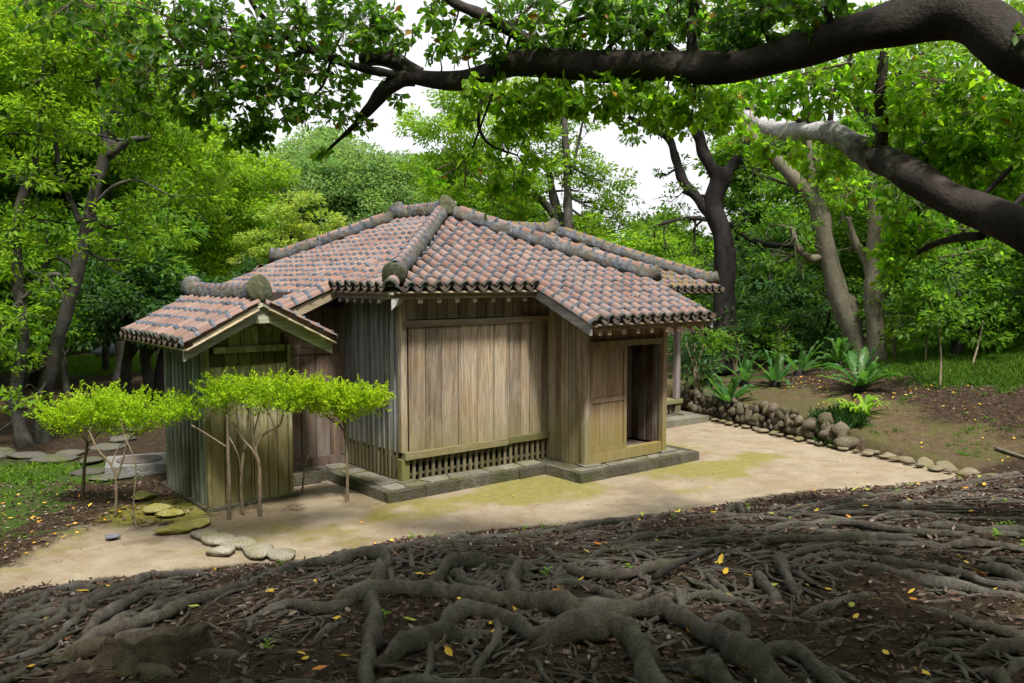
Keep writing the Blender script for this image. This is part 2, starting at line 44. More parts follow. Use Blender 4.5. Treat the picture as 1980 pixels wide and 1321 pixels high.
CROWNS={'TWIN':[(-9.14,16.5,8.0,1.0),(-8.27,16.5,8.19,1.0),(-7.86,17.5,8.09,1.0),(-8.98,16.5,7.06,1.0),(-8.26,17.0,7.18,0.9),(-7.38,17.5,7.19,0.9),(-9.13,16.0,6.02,0.8),(-8.79,17.2,6.33,0.7),(-7.65,17.6,6.4,0.8),(-6.87,18.0,6.58,0.8),(-7.01,18.0,5.64,0.8),(-7.77,17.8,5.41,0.6),(-6.43,18.5,5.92,0.7),(-9.01,16.4,5.14,0.6),(-9.37,16.3,4.26,0.6),(-9.06,17.0,4.41,0.6),(-7.35,18.0,4.69,0.7),(-6.71,18.3,5.04,0.7),(-8.0,18.0,4.48,0.6),(-9.16,16.2,3.4,0.55),(-9.09,17.4,3.82,0.5),(-7.05,18.0,4.06,0.6),(-8.02,18.0,3.74,0.55),(-9.46,16.0,2.44,0.6),(-9.4,17.5,2.68,0.5),(-9.42,16.2,1.65,0.5),(-9.35,16.8,2.0,0.4),(-6.29,19.0,5.33,0.6),(-10.09,16.3,5.5,0.9),(-10.17,16.3,3.78,0.9),(-10.05,16.0,2.25,0.8),(-10.33,16.5,7.15,1.0),(-8.56,15.6,5.13,0.5),(-8.78,15.4,3.75,0.45),(-7.98,16.0,3.87,0.4),(-7.58,16.0,4.34,0.35),(-8.39,16.0,3.01,0.4),(-8.68,15.3,2.57,0.45),(-8.72,15.6,1.15,0.35),(-9.08,15.4,0.99,0.4),(-8.44,15.8,6.35,0.6),(-7.53,16.0,5.93,0.5),(-8.22,15.8,7.26,0.7),(-8.03,16.2,5.21,0.4)],'DARK':[(4.09,23.0,4.84,0.55),(3.55,23.0,4.5,0.5),(4.49,23.0,5.51,0.45),(4.15,23.4,5.28,0.4),(3.32,22.6,7.31,0.9),(4.11,22.6,8.1,1.0),(5.48,22.8,8.01,1.1),(6.48,23.0,7.79,0.9),(6.1,23.0,6.32,0.6),(4.93,23.3,7.17,0.6),(6.99,23.2,5.8,0.55),(6.34,23.3,5.13,0.4),(4.78,23.0,3.89,0.5),(4.28,23.2,3.76,0.45),(5.0,23.4,4.45,0.4),(5.2,22.8,8.79,1.0),(2.78,22.6,8.36,0.8),(4.42,23.4,6.24,0.35),(3.99,23.3,6.09,0.25),(3.91,23.5,4.11,0.45),(4.75,23.6,5.02,0.4),(3.48,23.5,5.01,0.35),(6.44,23.6,4.46,0.5),(6.28,23.6,5.57,0.4)],'PALE':[(6.39,22.0,4.77,0.7),(7.04,22.0,4.51,0.6),(7.42,22.0,5.28,0.6),(6.76,22.3,3.74,0.7),(7.43,22.3,3.47,0.6),(8.33,22.0,5.03,0.6),(8.49,22.0,3.99,0.5),(7.91,22.0,6.31,0.8),(8.73,21.5,6.74,0.9),(9.33,21.0,4.7,0.7),(9.49,21.0,3.7,0.6),(7.05,21.6,4.23,0.5),(6.08,22.4,5.85,0.5),(9.05,21.0,5.68,0.7),(10.06,21.0,5.19,0.9),(8.08,22.6,2.94,0.5),(8.75,22.6,2.94,0.4)],'MID':[(0.16,27.0,6.07,1.0),(1.12,27.0,6.55,1.0),(-0.64,27.0,6.55,1.0),(-0.97,27.5,7.73,1.1),(0.32,27.5,7.73,1.2),(1.78,27.5,7.09,0.9),(-2.15,28.0,7.16,1.1),(-2.51,28.5,8.22,1.2),(-1.5,28.5,9.05,1.2),(0.16,28.0,8.94,1.1),(2.6,27.5,6.61,0.8),(-1.99,28.0,6.02,1.0),(2.31,28.0,7.97,0.6),(3.31,28.0,6.34,0.8),(3.15,28.0,5.36,0.8),(3.82,28.0,5.03,0.6),(2.44,27.5,5.0,0.8),(1.0,28.0,5.19,0.9),(-0.5,28.0,5.36,0.9),(-2.86,28.5,6.73,0.8),(2.82,28.0,5.77,0.7),(3.63,28.5,5.73,0.6),(1.48,28.0,8.3,0.8),(2.15,28.0,6.18,0.7)],'FLUSH':[(-7.12,29.0,5.69,0.75),(-7.82,29.0,5.18,0.75),(-6.36,29.0,5.09,0.8),(-7.31,29.0,4.67,0.9),(-6.13,29.5,4.43,0.7),(-8.35,29.0,4.41,0.8),(-6.72,29.0,3.98,0.9),(-7.67,29.0,3.9,0.8),(-8.79,29.0,3.9,0.6)],'ROUND':[(-10.58,32.0,7.17,1.5),(-11.55,32.0,5.85,1.5),(-10.04,32.0,5.85,1.5),(-9.54,33.0,7.29,1.2),(-10.83,32.0,4.54,1.5),(-11.96,31.0,4.68,1.4),(-10.89,31.0,3.21,1.3),(-12.18,31.0,3.21,1.2),(-10.12,33.0,7.87,1.0)],'BLUE':[(-8.68,42.0,7.91,1.9),(-7.36,43.0,8.53,2.0),(-5.84,43.0,8.03,1.9),(-7.46,42.0,6.68,2.0),(-5.72,42.0,6.19,2.0),(-10.12,44.0,9.17,1.6),(-6.57,41.0,4.91,1.8),(-8.56,44.0,9.42,1.3)],'FEATHER':[(-11.31,48.0,10.27,1.9),(-12.48,47.0,9.3,1.7),(-10.1,49.0,10.41,1.6),(-11.38,47.0,8.48,1.7),(-13.05,46.0,8.09,1.7)],'BEHINDL':[(-10.62,22.0,2.94,1.1),(-9.98,22.0,2.42,1.1),(-9.6,23.0,2.93,1.2),(-8.93,23.0,2.25,1.0),(-9.99,23.0,3.62,1.1),(-8.73,24.0,2.64,1.1),(-9.15,22.5,1.86,0.8),(-10.39,22.0,2.03,0.8),(-8.69,26.0,2.28,1.1),(-8.21,27.0,2.89,1.2),(-8.82,25.0,1.72,0.9)],'LEFTFAR':[(-13.86,25.0,2.91,1.4),(-14.78,25.0,2.31,1.5),(-12.62,24.0,2.06,1.1),(-13.64,24.0,1.63,1.0),(-15.64,25.0,2.91,1.7),(-16.78,26.0,5.36,2.4),(-15.84,27.0,5.12,2),(-13.44,26.0,4.13,1.5),(-15.38,28.0,6.34,2.2),(-13.11,28.0,5.19,1.8)],'UPLEFT':[(-12.09,26.0,7.48,1.8),(-10.98,27.0,7.02,1.7),(-10.06,28.0,7.65,1.4),(-13.78,27.0,8.89,2.2),(-12.0,28.0,8.78,2.0),(-14.75,26.0,9.58,2.4),(-13.73,28.0,11.03,2.4),(-15.17,26.0,6.88,2.2),(-10.53,27.0,6.07,1.6),(-16.64,26.0,8.38,2.6)],'RIGHTB':[(9.88,20.5,3.45,0.9),(10.63,20.5,2.96,0.9),(9.66,20.5,2.72,0.8),(11.34,20.5,3.45,0.9),(10.73,21.0,3.83,0.9),(11.86,20.5,2.72,0.9),(9.39,21.0,2.96,0.7),(11.15,20.5,2.23,0.8),(12.19,20.5,3.69,1.0),(10.18,20.5,1.98,0.6),(9.44,20.5,2.11,0.55),(11.78,20.3,1.87,0.7),(9.16,21.6,2.43,0.5)],'RIGHTC':[(11.36,27.0,5.12,1.8),(12.96,27.0,4.96,1.9),(14.03,26.0,4.75,1.9),(15.24,26.0,5.36,2.0),(10.58,27.0,4.17,1.5),(13.72,27.0,6.23,2.0),(12.56,28.0,6.51,2.0),(15.28,27.0,7.02,2.2),(9.8,27.0,3.53,1.3),(16.5,26.0,4.59,2.3),(9.3,28.0,4.7,1.3)],'RIGHTD':[(7.23,27.0,3.53,1.2),(7.9,26.0,2.9,1.2),(8.84,26.0,2.59,1.0),(6.42,25.0,2.46,0.9),(7.17,24.5,2.04,0.9),(8.06,24.5,1.75,0.8),(8.97,25.0,1.87,0.8),(5.31,24.0,2.06,0.7),(7.81,28.0,4.37,1.0),(8.82,28.0,3.87,1.1)],'RIDGEBACK':[(4.9,33.0,4.58,1.0),(5.89,33.0,3.99,0.9),(4.12,33.0,4.19,1.2),(6.48,32.0,3.4,0.8),(7.46,33.0,3.8,0.7),(3.14,33.0,4.19,1.3),(5.85,34.0,4.82,0.6)],'HIGHR':[(7.98,24.0,9.91,1.2),(9.13,24.0,9.09,1.2),(9.8,23.0,9.63,1.2),(10.9,23.0,8.84,1.2),(12.09,23.0,9.37,1.3),(13.32,23.0,8.98,1.3),(13.0,23.0,10.16,1.3),(7.01,24.5,9.63,1.0),(5.98,25.0,10.48,1.2),(4.61,25.5,10.91,1.2),(11.97,24.0,8.12,1.1),(13.25,24.0,7.85,1.1),(10.56,24.0,8.26,1.1),(3.18,26.0,10.92,1.1),(1.58,27.0,10.44,1.0)]}
BASES={'FLUSH':(-7.31,29.5,0.06),'ROUND':(-11.06,32.5,0.06),'BLUE':(-7.44,43,0.06),'FEATHER':(-11.46,48,0.06),'BEHINDL':(-9.47,23,0.06),'LEFTFAR':(-14.16,25.5,0.06),'UPLEFT':(-12.48,27.5,0.06),'RIGHTB':(10.68,20.8,1.41),'RIGHTC':(13.06,27,1.79),'RIGHTD':(7.46,25.5,0.98),'RIDGEBACK':(5.0,33.5,0.53),'HIGHR':(12.73,24.5,1.76)}
SHRUBS=[(4.43,20.74,0.55,1.5,0),(5.09,21.72,0.6,1.5,1),(5.89,22.83,0.7,1.5,0),(7.06,23.1,0.8,1.3,1),(8.1,23.72,0.8,1.4,0),(7.15,25.38,0.7,1.7,1),(9.58,21.61,0.7,1.3,2),(11.03,23.64,0.7,1.4,1),(9.64,25.56,0.7,1.3,0),(13.08,23.26,0.9,1.6,2),(12.54,24.68,0.8,1.5,1),(12.55,21.08,0.8,1.4,0),(5.54,26.41,0.6,1.9,2)]
FERNS=[(4.89,19.36,0.39,0.95,17,1),(7.57,18.66,0.83,1.25,18,2),(8.24,21.65,1.07,1.15,14,3),(6.26,20.42,0.73,1.0,13,4),(7.09,21.27,0.89,1.0,12,5),(5.67,20.96,0.67,0.95,12,6),(4.56,21.38,0.52,0.85,11,7)]
STICKY=[(0.97,5.78),(1.2,6.16),(1.58,6.66)]
PLANK=[(8.32,14.73),(8.48,14.04)]
TOPI={'W':{'stems':[[(-6.32,12.55,0.0,0.041),(-6.25,12.5,0.49,0.034),(-6.15,12.4,0.81,0.03),(-6.16,12.3,0.95,0.022),(-6.4,12.2,1.19,0.015)],[(-6.15,12.4,0.81,0.026),(-5.81,12.2,1.08,0.018),(-5.54,12.1,1.31,0.014)],[(-5.36,11.5,-0.02,0.034),(-5.33,11.5,0.49,0.027),(-5.39,11.5,0.71,0.024),(-5.56,11.5,0.92,0.021),(-5.73,11.6,1.18,0.014)],[(-5.33,11.5,0.49,0.021),(-5.21,11.5,0.85,0.021),(-5.14,11.5,1.06,0.017),(-4.85,11.5,1.3,0.014)],[(-4.85,11.0,0.0,0.02),(-4.93,11.1,0.25,0.017),(-4.93,11.2,0.77,0.017),(-5.11,11.3,1.16,0.013)],[(-5.39,11.5,0.71,0.017),(-5.29,11.6,0.97,0.014),(-4.9,11.6,1.18,0.01),(-4.54,11.6,1.29,0.01)]],'blobs':[(-6.24,11.9,1.29,0.32,0.17,900),(-5.75,11.8,1.43,0.4,0.2,1500),(-5.28,11.7,1.41,0.36,0.18,1200),(-4.82,11.6,1.39,0.34,0.15,1000),(-4.43,11.5,1.44,0.26,0.12,600),(-5.67,11.9,1.2,0.3,0.12,500),(-5.08,11.7,1.2,0.25,0.1,400),(-6.15,12.0,1.11,0.22,0.1,300)]},'M':{'stems':[[(-3.78,11.35,-0.02,0.044),(-3.76,11.35,0.39,0.037),(-3.78,11.4,1.01,0.031),(-3.78,11.4,1.42,0.02)],[(-3.66,11.6,-0.01,0.038),(-3.68,11.6,0.4,0.031),(-3.64,11.6,0.83,0.028),(-3.58,11.6,1.11,0.021),(-3.56,11.6,1.43,0.014)],[(-3.42,11.55,-0.02,0.052),(-3.41,11.55,0.48,0.041),(-3.42,11.55,0.7,0.031),(-3.49,11.5,0.92,0.027),(-3.61,11.5,1.06,0.024),(-3.74,11.5,1.3,0.017)],[(-3.42,11.55,0.66,0.028),(-3.47,11.6,0.9,0.028),(-3.37,11.65,1.1,0.024),(-3.17,11.7,1.22,0.021),(-3.11,11.7,1.45,0.014)],[(-3.4,11.55,0.7,0.021),(-3.5,11.6,1.04,0.017),(-3.42,11.6,1.39,0.014)],[(-3.79,11.4,0.97,0.02),(-4.06,11.4,1.15,0.017),(-4.26,11.4,1.27,0.014)],[(-3.25,11.7,0.88,0.014),(-3.21,11.7,1.09,0.014),(-3.31,11.7,1.38,0.01)],[(-3.76,11.4,1.11,0.017),(-3.65,11.4,0.87,0.014),(-3.63,11.5,0.49,0.01)]],'blobs':[(-3.94,11.5,1.58,0.22,0.16,600),(-3.66,11.5,1.63,0.33,0.18,1200),(-3.31,11.6,1.64,0.36,0.17,1400),(-2.98,11.8,1.59,0.34,0.17,1200),(-2.79,11.9,1.53,0.22,0.15,500),(-3.94,11.5,1.69,0.1,0.12,160),(-2.84,11.8,1.7,0.14,0.08,200),(-3.17,11.7,1.48,0.25,0.1,400)]},'E':{'stems':[[(-2.38,12.3,-0.01,0.04),(-2.37,12.3,0.38,0.033),(-2.38,12.3,0.83,0.033),(-2.4,12.3,1.06,0.033)],[(-2.4,12.3,1.02,0.026),(-2.48,12.3,1.13,0.022),(-2.59,12.3,1.19,0.018),(-2.75,12.2,1.37,0.015)],[(-2.4,12.3,1.04,0.026),(-2.35,12.25,1.29,0.022),(-2.2,12.2,1.41,0.018),(-1.98,12.2,1.52,0.015)],[(-2.39,12.3,1.04,0.022),(-2.44,12.3,1.28,0.018),(-2.48,12.3,1.43,0.015)]],'blobs':[(-2.57,12.2,1.41,0.34,0.17,1200),(-2.2,12.2,1.48,0.36,0.16,1300),(-1.93,12.1,1.5,0.22,0.14,600),(-2.37,12.3,1.28,0.26,0.12,500),(-2.73,12.1,1.46,0.2,0.13,400),(-2.57,12.2,1.59,0.25,0.1,400)]}}
SPRIG=[(-3.14,12.77,-0.0,0.015),(-3.12,12.8,0.27,0.015),(-3.08,12.8,0.48,0.011),(-3.0,12.9,0.64,0.008)]
SAPL=[[(8.89,17.87,0.98),(9.0,18.1,1.58),(8.89,18.0,2.13),(8.89,17.9,2.67)],[(10.34,19.37,1.29),(10.65,19.7,1.79),(10.66,19.6,2.27)],[(9.83,20.5,1.27),(9.98,20.8,1.84),(10.01,20.7,2.47)]]
LEAN=[(9.26,25.69,1.24),(8.26,22.5,2.4)]
STONES={'edgeL':[[-9.36,15.64],[-8.8,15.41],[-8.15,15.05],[-8.03,15.64],[-7.38,14.97],[-7.59,16.22],[-7.77,17.18],[-8.01,18.25],[-6.94,14.16],[-6.49,13.78]],'mossy':[[-4.23,10.78],[-4.12,10.96],[-4.61,11.5],[-4.92,11.76],[-5.37,12.46]],'pale':[[-3.79,10.56],[-3.56,10.34],[-3.27,10.18],[-2.96,9.91],[-2.65,9.76],[-3.38,9.91]]}
ROCKFAR=(-16.37,35.1,-0.0)
FARTRUNKS=[[-10.48,23.25,0.28],[-10.0,23.77,0.3],[-12.57,24.32,0.2],[-11.13,27.47,0.3],[-14.03,29.78,0.25]]

# ------------------------------------------------------------------ helpers
def tag(o, label=None, cat=None, group=None, kind=None):
    if label: o['label'] = label
    if cat: o['category'] = cat
    if group: o['group'] = group
    if kind: o['kind'] = kind
    return o
def empty(name, loc=(0, 0, 0), rz=0, parent=None):
    o = bpy.data.objects.new(name, None); COL.objects.link(o)
    o.location = loc; o.rotation_euler = (0, 0, rz); o.parent = parent
    return o
def link(name, me, parent=None, loc=(0, 0, 0), rot=(0, 0, 0), sc=(1, 1, 1)):
    o = bpy.data.objects.new(name, me); COL.objects.link(o)
    o.parent = parent; o.location = loc; o.rotation_euler = rot; o.scale = sc
    return o
def npmesh(name, V, Fs, mats, smooth=False, midx=None):
    """V (n,3); Fs (m,k) faces all of k corners"""
    me = bpy.data.meshes.new(name)
    V = np.ascontiguousarray(V, np.float32); Fs = np.ascontiguousarray(Fs, np.int32)
    m, k = Fs.shape
    me.vertices.add(len(V)); me.vertices.foreach_set('co', V.ravel())
    me.loops.add(m * k); me.loops.foreach_set('vertex_index', Fs.ravel())
    me.polygons.add(m); me.polygons.foreach_set('loop_start', np.arange(m, dtype=np.int32) * k)
    me.polygons.foreach_set('loop_total', np.full(m, k, np.int32))
    if midx is not None: me.polygons.foreach_set('material_index', np.ascontiguousarray(midx, np.int32))
    if smooth: me.polygons.foreach_set('use_smooth', np.ones(m, bool))
    for x in (mats if isinstance(mats, (list, tuple)) else [mats]): me.materials.append(x)
    me.update(calc_edges=True)
    return me
class MB:
    def __init__(s): s.v = []; s.f = []; s.m = []
    def add(s, V, Fs, mi=0):
        n = len(s.v); s.v += [tuple(p) for p in V]; s.f += [tuple(i + n for i in f) for f in Fs]; s.m += [mi] * len(Fs); return s
    def box(s, x0, x1, y0, y1, z0, z1, mi=0):
        return s.add([(x0,y0,z0),(x1,y0,z0),(x1,y1,z0),(x0,y1,z0),(x0,y0,z1),(x1,y0,z1),(x1,y1,z1),(x0,y1,z1)],
                     [(0,3,2,1),(4,5,6,7),(0,1,5,4),(1,2,6,5),(2,3,7,6),(3,0,4,7)], mi)
    def hexa(s, P, mi=0):
        return s.add(P, [(0,3,2,1),(4,5,6,7),(0,1,5,4),(1,2,6,5),(2,3,7,6),(3,0,4,7)], mi)
    def prism(s, poly, z0, z1, mi=0):
        n = len(poly)
        V = [(x, y, z0) for x, y in poly] + [(x, y, z1) for x, y in poly]
        return s.add(V, [tuple(range(n))[::-1], tuple(range(n, 2*n))] + [(i, (i+1) % n, n+(i+1) % n, n+i) for i in range(n)], mi)
    def mesh(s, name, mats, smooth=False):
        me = bpy.data.meshes.new(name); me.from_pydata(s.v, [], s.f)
        for x in (mats if isinstance(mats, (list, tuple)) else [mats]): me.materials.append(x)
        me.polygons.foreach_set('material_index', np.array(s.m, np.int32))
        if smooth: me.polygons.foreach_set('use_smooth', np.ones(len(s.f), bool))
        me.update(); return me
    def build(s, name, mats, parent=None, smooth=False, **k): return link(name, s.mesh(name, mats, smooth), parent, **k)
def catmull(P, n):
    """resample control rows through a Catmull-Rom curve: n samples per span"""
    P = np.asarray(P, float)
    Q = np.vstack([2*P[0]-P[1], P, 2*P[-1]-P[-2]]); out = []
    t = np.linspace(0, 1, n, endpoint=False)[:, None]
    for i in range(1, len(Q)-2):
        a, b, c, d = Q[i-1], Q[i], Q[i+1], Q[i+2]
        out.append(.5*((2*b)+(-a+c)*t+(2*a-5*b+4*c-d)*t**2+(-a+3*b-3*c+d)*t**3))
    out.append(P[-1:]); return np.vstack(out)
def tube(P, R, k=8, squash=1.0, rough=.0, caps=True, seed=0):
    """tube round path P (n,3) with radii R; squash scales the upright axis. returns V, quads"""
    r_ = np.random.default_rng(seed)
    P = np.asarray(P, float); n = len(P); R = np.asarray(R, float)
    T = np.gradient(P, axis=0); T /= np.linalg.norm(T, axis=1)[:, None] + 1e-9
    up = np.array([0, 0, 1.]); A = np.cross(T, up); bad = np.linalg.norm(A, axis=1) < .25
    if bad.any():                       # steep path: carry one frame along instead
        A = np.zeros_like(T); a = np.cross(T[0], [0, 1., .1]); a /= np.linalg.norm(a)
        for i in range(n):
            a = a - T[i]*(a@T[i]); a /= np.linalg.norm(a); A[i] = a
    A /= np.linalg.norm(A, axis=1)[:, None]; Bn = np.cross(A, T)
    th = np.arange(k)*2*math.pi/k
    rr = np.ones((n, k))
    if rough:
        ph = r_.uniform(0, 6.28, 6); s_ = np.concatenate([[0], np.cumsum(np.linalg.norm(np.diff(P, axis=0), axis=1))])
        m = R.mean()+1e-6
        for q in range(3):
            rr += rough*.5*np.sin(s_[:, None]/m*(.35+.5*q)+ph[q]+(q)*th[None, :]+ph[q+3])
    V = P[:, None, :]+(A[:, None, :]*np.cos(th)[None, :, None]+Bn[:, None, :]*np.sin(th)[None, :, None]*squash)*(R[:, None]*rr)[:, :, None]
    V = V.reshape(-1, 3)
    i, j = np.meshgrid(np.arange(n-1), np.arange(k), indexing='ij'); j2 = (j+1) % k
    Q = np.stack([i*k+j, i*k+j2, (i+1)*k+j2, (i+1)*k+j], -1).reshape(-1, 4)
    if caps:
        c0 = len(V); V = np.vstack([V, P[:1], P[-1:]])
        a = np.arange(k); e = (n-1)*k
        Q = np.vstack([Q, np.stack([np.full(k, c0), (a+1) % k, a, a], -1), np.stack([np.full(k, c0+1), e+a, e+(a+1) % k, e+(a+1) % k], -1)])
    return V, Q
class NB:
    """collects numpy quads (a repeated last index makes a triangle)"""
    def __init__(s): s.V = []; s.F = []; s.M = []; s.n = 0
    def add(s, V, F, mi=0): s.V.append(V); s.F.append(np.asarray(F)+s.n); s.n += len(V); s.M.append(np.full(len(F), mi)); return s
    def mesh(s, name, mats, smooth=True):
        V = np.vstack(s.V); Fq = np.vstack(s.F); M = np.concatenate(s.M)
        tri = Fq[:, 2] == Fq[:, 3]
        me = bpy.data.meshes.new(name)
        L = np.concatenate([Fq[~tri].ravel(), Fq[tri][:, :3].ravel()]).astype(np.int32)
        nq, nt = int((~tri).sum()), int(tri.sum())
        tot = np.concatenate([np.full(nq, 4), np.full(nt, 3)]).astype(np.int32)
        st = np.concatenate([[0], np.cumsum(tot)[:-1]]).astype(np.int32)
        me.vertices.add(len(V)); me.vertices.foreach_set('co', V.astype(np.float32).ravel())
        me.loops.add(len(L)); me.loops.foreach_set('vertex_index', L)
        me.polygons.add(nq+nt); me.polygons.foreach_set('loop_start', st); me.polygons.foreach_set('loop_total', tot)
        me.polygons.foreach_set('material_index', np.concatenate([M[~tri], M[tri]]).astype(np.int32))
        if smooth: me.polygons.foreach_set('use_smooth', np.ones(nq+nt, bool))
        for x in (mats if isinstance(mats, (list, tuple)) else [mats]): me.materials.append(x)
        me.update(calc_edges=True); return me
    def build(s, name, mats, parent=None, smooth=True, **k): return link(name, s.mesh(name, mats, smooth), parent, **k)

def vnoise(x, y, seed=0):
    """smooth value noise, -1..1"""
    x = np.asarray(x, float); y = np.asarray(y, float)
    xi = np.floor(x).astype(np.int64); yi = np.floor(y).astype(np.int64); fx = x-xi; fy = y-yi
    fx = fx*fx*(3-2*fx); fy = fy*fy*(3-2*fy)
    def h(a, b):
        n = (a*374761393+b*668265263+seed*974711) & 0x7fffffff
        n = ((n ^ (n >> 13))*1274126177) & 0x7fffffff
        n = (n ^ (n >> 16)) & 0xffff
        return n/32767.5-1
    return (h(xi, yi)*(1-fx)+h(xi+1, yi)*fx)*(1-fy)+(h(xi, yi+1)*(1-fx)+h(xi+1, yi+1)*fx)*fy

# ------------------------------------------------------------------ materials
class Mat:
    def __init__(s, name):
        s.m = bpy.data.materials.new(name); s.m.use_nodes = True; s.t = s.m.node_tree; s.t.nodes.clear()
        s.out = s.t.nodes.new('ShaderNodeOutputMaterial')
    def n(s, typ, props=None, **ins):
        d = s.t.nodes.new('ShaderNode'+typ)
        for k, v in (props or {}).items(): setattr(d, k, v)
        for k, v in ins.items():
            key = int(k[1:]) if k[0] == 'i' and k[1:].isdigit() else k.replace('_', ' ')
            i = d.inputs[key]
            if hasattr(v, 'is_linked') or hasattr(v, 'links'): s.t.links.new(v, i)
            else: i.default_value = v
        return d
    def pos(s): return s.n('NewGeometry').outputs['Position']
    def map(s, vec, scale=(1, 1, 1), rot=(0, 0, 0), loc=(0, 0, 0)):
        return s.n('Mapping', Vector=vec, Scale=scale, Rotation=rot, Location=loc).outputs[0]
    def noise(s, vec, scale=5, detail=4, rough=.6, dist=0.): return s.n('TexNoise', Vector=vec, Scale=scale, Detail=detail, Roughness=rough, Distortion=dist).outputs[0]
    def ramp(s, fac, stops):
        d = s.n('ValToRGB', Fac=fac); e = d.color_ramp.elements
        while len(e) < len(stops): e.new(.5)
        for i, (p, c) in enumerate(stops):
            e[i].position = p; e[i].color = (c if isinstance(c, (list, tuple)) else (c, c, c))+((1,) if not isinstance(c, (list, tuple)) or len(c) == 3 else ())
        return d.outputs[0]
    def mix(s, f, a, b, mode='MIX'):
        d = s.n('Mix', {'data_type': 'RGBA', 'blend_type': mode})
        for i, v in ((0, f), (6, a), (7, b)):
            if hasattr(v, 'links'): s.t.links.new(v, d.inputs[i])
            else: d.inputs[i].default_value = v if i == 0 else tuple(v)+(1,)
        return d.outputs[2]
    def math(s, op, a, b=0., clamp=False): return s.n('Math', {'operation': op, 'use_clamp': clamp}, i0=a, i1=b).outputs[0]
    def sep(s, vec): return s.n('SeparateXYZ', Vector=vec).outputs
    def attr(s, name): return s.n('Attribute', {'attribute_name': name}).outputs['Fac']
    def rnd(s):
        a = s.n('ObjectInfo').outputs['Random']; b = s.n('NewGeometry').outputs['Random Per Island']
        return s.math('FRACT', s.math('ADD', a, b))
    def mapr(s, v, a, b, c=0., d=1.): return s.n('MapRange', {'clamp': True}, Value=v, From_Min=a, From_Max=b, To_Min=c, To_Max=d).outputs[0]
    def bump(s, h, strength=.5, dist=.02): return s.n('Bump', Strength=strength, Distance=dist, Height=h).outputs[0]
    def bsdf(s, color, rough=.8, normal=None, spec=.3):
        d = s.n('BsdfPrincipled')
        for k, v in (('Base Color', color), ('Roughness', rough), ('Specular IOR Level', spec)):
            if hasattr(v, 'links'): s.t.links.new(v, d.inputs[k])
            else: d.inputs[k].default_value = (tuple(v)+(1,)) if k == 'Base Color' else v
        if normal is not None: s.t.links.new(normal, d.inputs['Normal'])
        s.t.links.new(d.outputs[0], s.out.inputs['Surface']); return s.m

def wood(name, dark, light, rot=(0, 0, 0), moss=.0, moss_top=.9, mosscol=(.10, .11, .015), patch=.0, along='z', grey=(.30, .29, .27), var=.45):
    m = Mat(name); p = m.pos(); oi = m.n('ObjectInfo').outputs['Random']
    off = m.n('CombineXYZ', X=m.math('MULTIPLY', oi, 37.), Y=m.math('MULTIPLY', oi, 11.), Z=m.math('MULTIPLY', oi, 53.)).outputs[0]
    q = m.n('VectorMath', {'operation': 'ADD'}, i0=m.map(p, rot=rot), i1=off).outputs[0]
    sc = {'z': (26, 26, 1.1), 'x': (1.1, 26, 26), 'y': (26, 1.1, 26)}[along]
    g = m.noise(m.map(q, sc), 1.0, 6, .62, 1.2)
    g2 = m.noise(m.map(q, tuple(3.2*k for k in sc)), 1.0, 3, .6)
    big = m.noise(q, 1.6, 3, .6)
    c = m.ramp(g, [(.30, dark), (.52, tuple((a+b)/2 for a, b in zip(dark, light))), (.70, light)])
    c = m.mix(m.mapr(big, .35, .75, 0, .55), c, grey)
    c = m.mix(.45, c, m.ramp(g2, [(.35, .2), (.6, 1.)]), 'MULTIPLY')
    stn = m.noise(m.map(q, tuple(.30*k for k in sc)), 1.0, 4, .6)      # long damp stains down the grain
    c = m.mix(m.mapr(stn, .48, .66, 0, .55), c, tuple(.42*k for k in dark))
    v = m.mapr(oi, 0, 1, 1-var, 1+var*.6)
    c = m.mix(1., c, m.n('CombineColor', Red=v, Green=v, Blue=v).outputs[0], 'MULTIPLY')
    if patch:                                          # pale worn-off patches, long in the grain
        pf = m.noise(m.map(q, tuple(.16*k+1.2 for k in sc)), 1.2, 5, .65, .4)
        c = m.mix(m.mapr(pf, .52, .60, 0, patch), c, (.46, .42, .34))
    if moss:
        z = m.sep(p)[2]; nz = m.noise(m.map(p, (7, 7, 2.2)), 1.0, 5, .65)
        f = m.math('MULTIPLY', m.mapr(m.math('ADD', z, m.math('MULTIPLY', nz, -.9)), moss_top-.75, moss_top-.05, 1, 0), moss)
        c = m.mix(f, c, mosscol)
    b = m.bump(m.math('ADD', g, m.math('MULTIPLY', g2, .5)), .45, .006)
    return m.bsdf(c, .85, b, .15)

ROT = RAD(-38.94)
W_FRONT = wood('weathered_board', (.22, .15, .09), (.51, .41, .29), moss=.6, moss_top=.85, patch=.22, mosscol=(.17, .155, .055))
W_SIDE = wood('skylit_grey_board', (.17, .165, .165), (.42, .42, .44), moss=.5, moss_top=.8, grey=(.30, .315, .35), patch=.2)  # weathered grey; blue sky light on the shaded side painted into the tint
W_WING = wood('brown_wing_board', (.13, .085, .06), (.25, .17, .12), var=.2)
W_DOOR = wood('door_wood', (.24, .155, .09), (.38, .265, .165), moss=.7, moss_top=.80, mosscol=(.20, .165, .04), var=.2)
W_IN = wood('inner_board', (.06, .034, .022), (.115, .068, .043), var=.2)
W_RAILU = wood('rail_wood', (.20, .145, .09), (.40, .31, .20), rot=(0, 0, ROT), along='x', moss=.6, moss_top=.75)
W_RAILV = wood('rail_wood_side', (.19, .17, .15), (.42, .40, .37), rot=(0, 0, ROT), along='y', moss=.6, moss_top=.75)
W_EAVE = wood('eave_wood', (.26, .20, .12), (.50, .40, .25), rot=(0, 0, ROT), along='x')
W_EAVEV = wood('eave_wood_side', (.30, .29, .28), (.52, .51, .50), rot=(0, 0, ROT), along='y')
W_LATT = wood('lattice_wood', (.09, .065, .04), (.21, .155, .095), moss=.25, moss_top=.7)
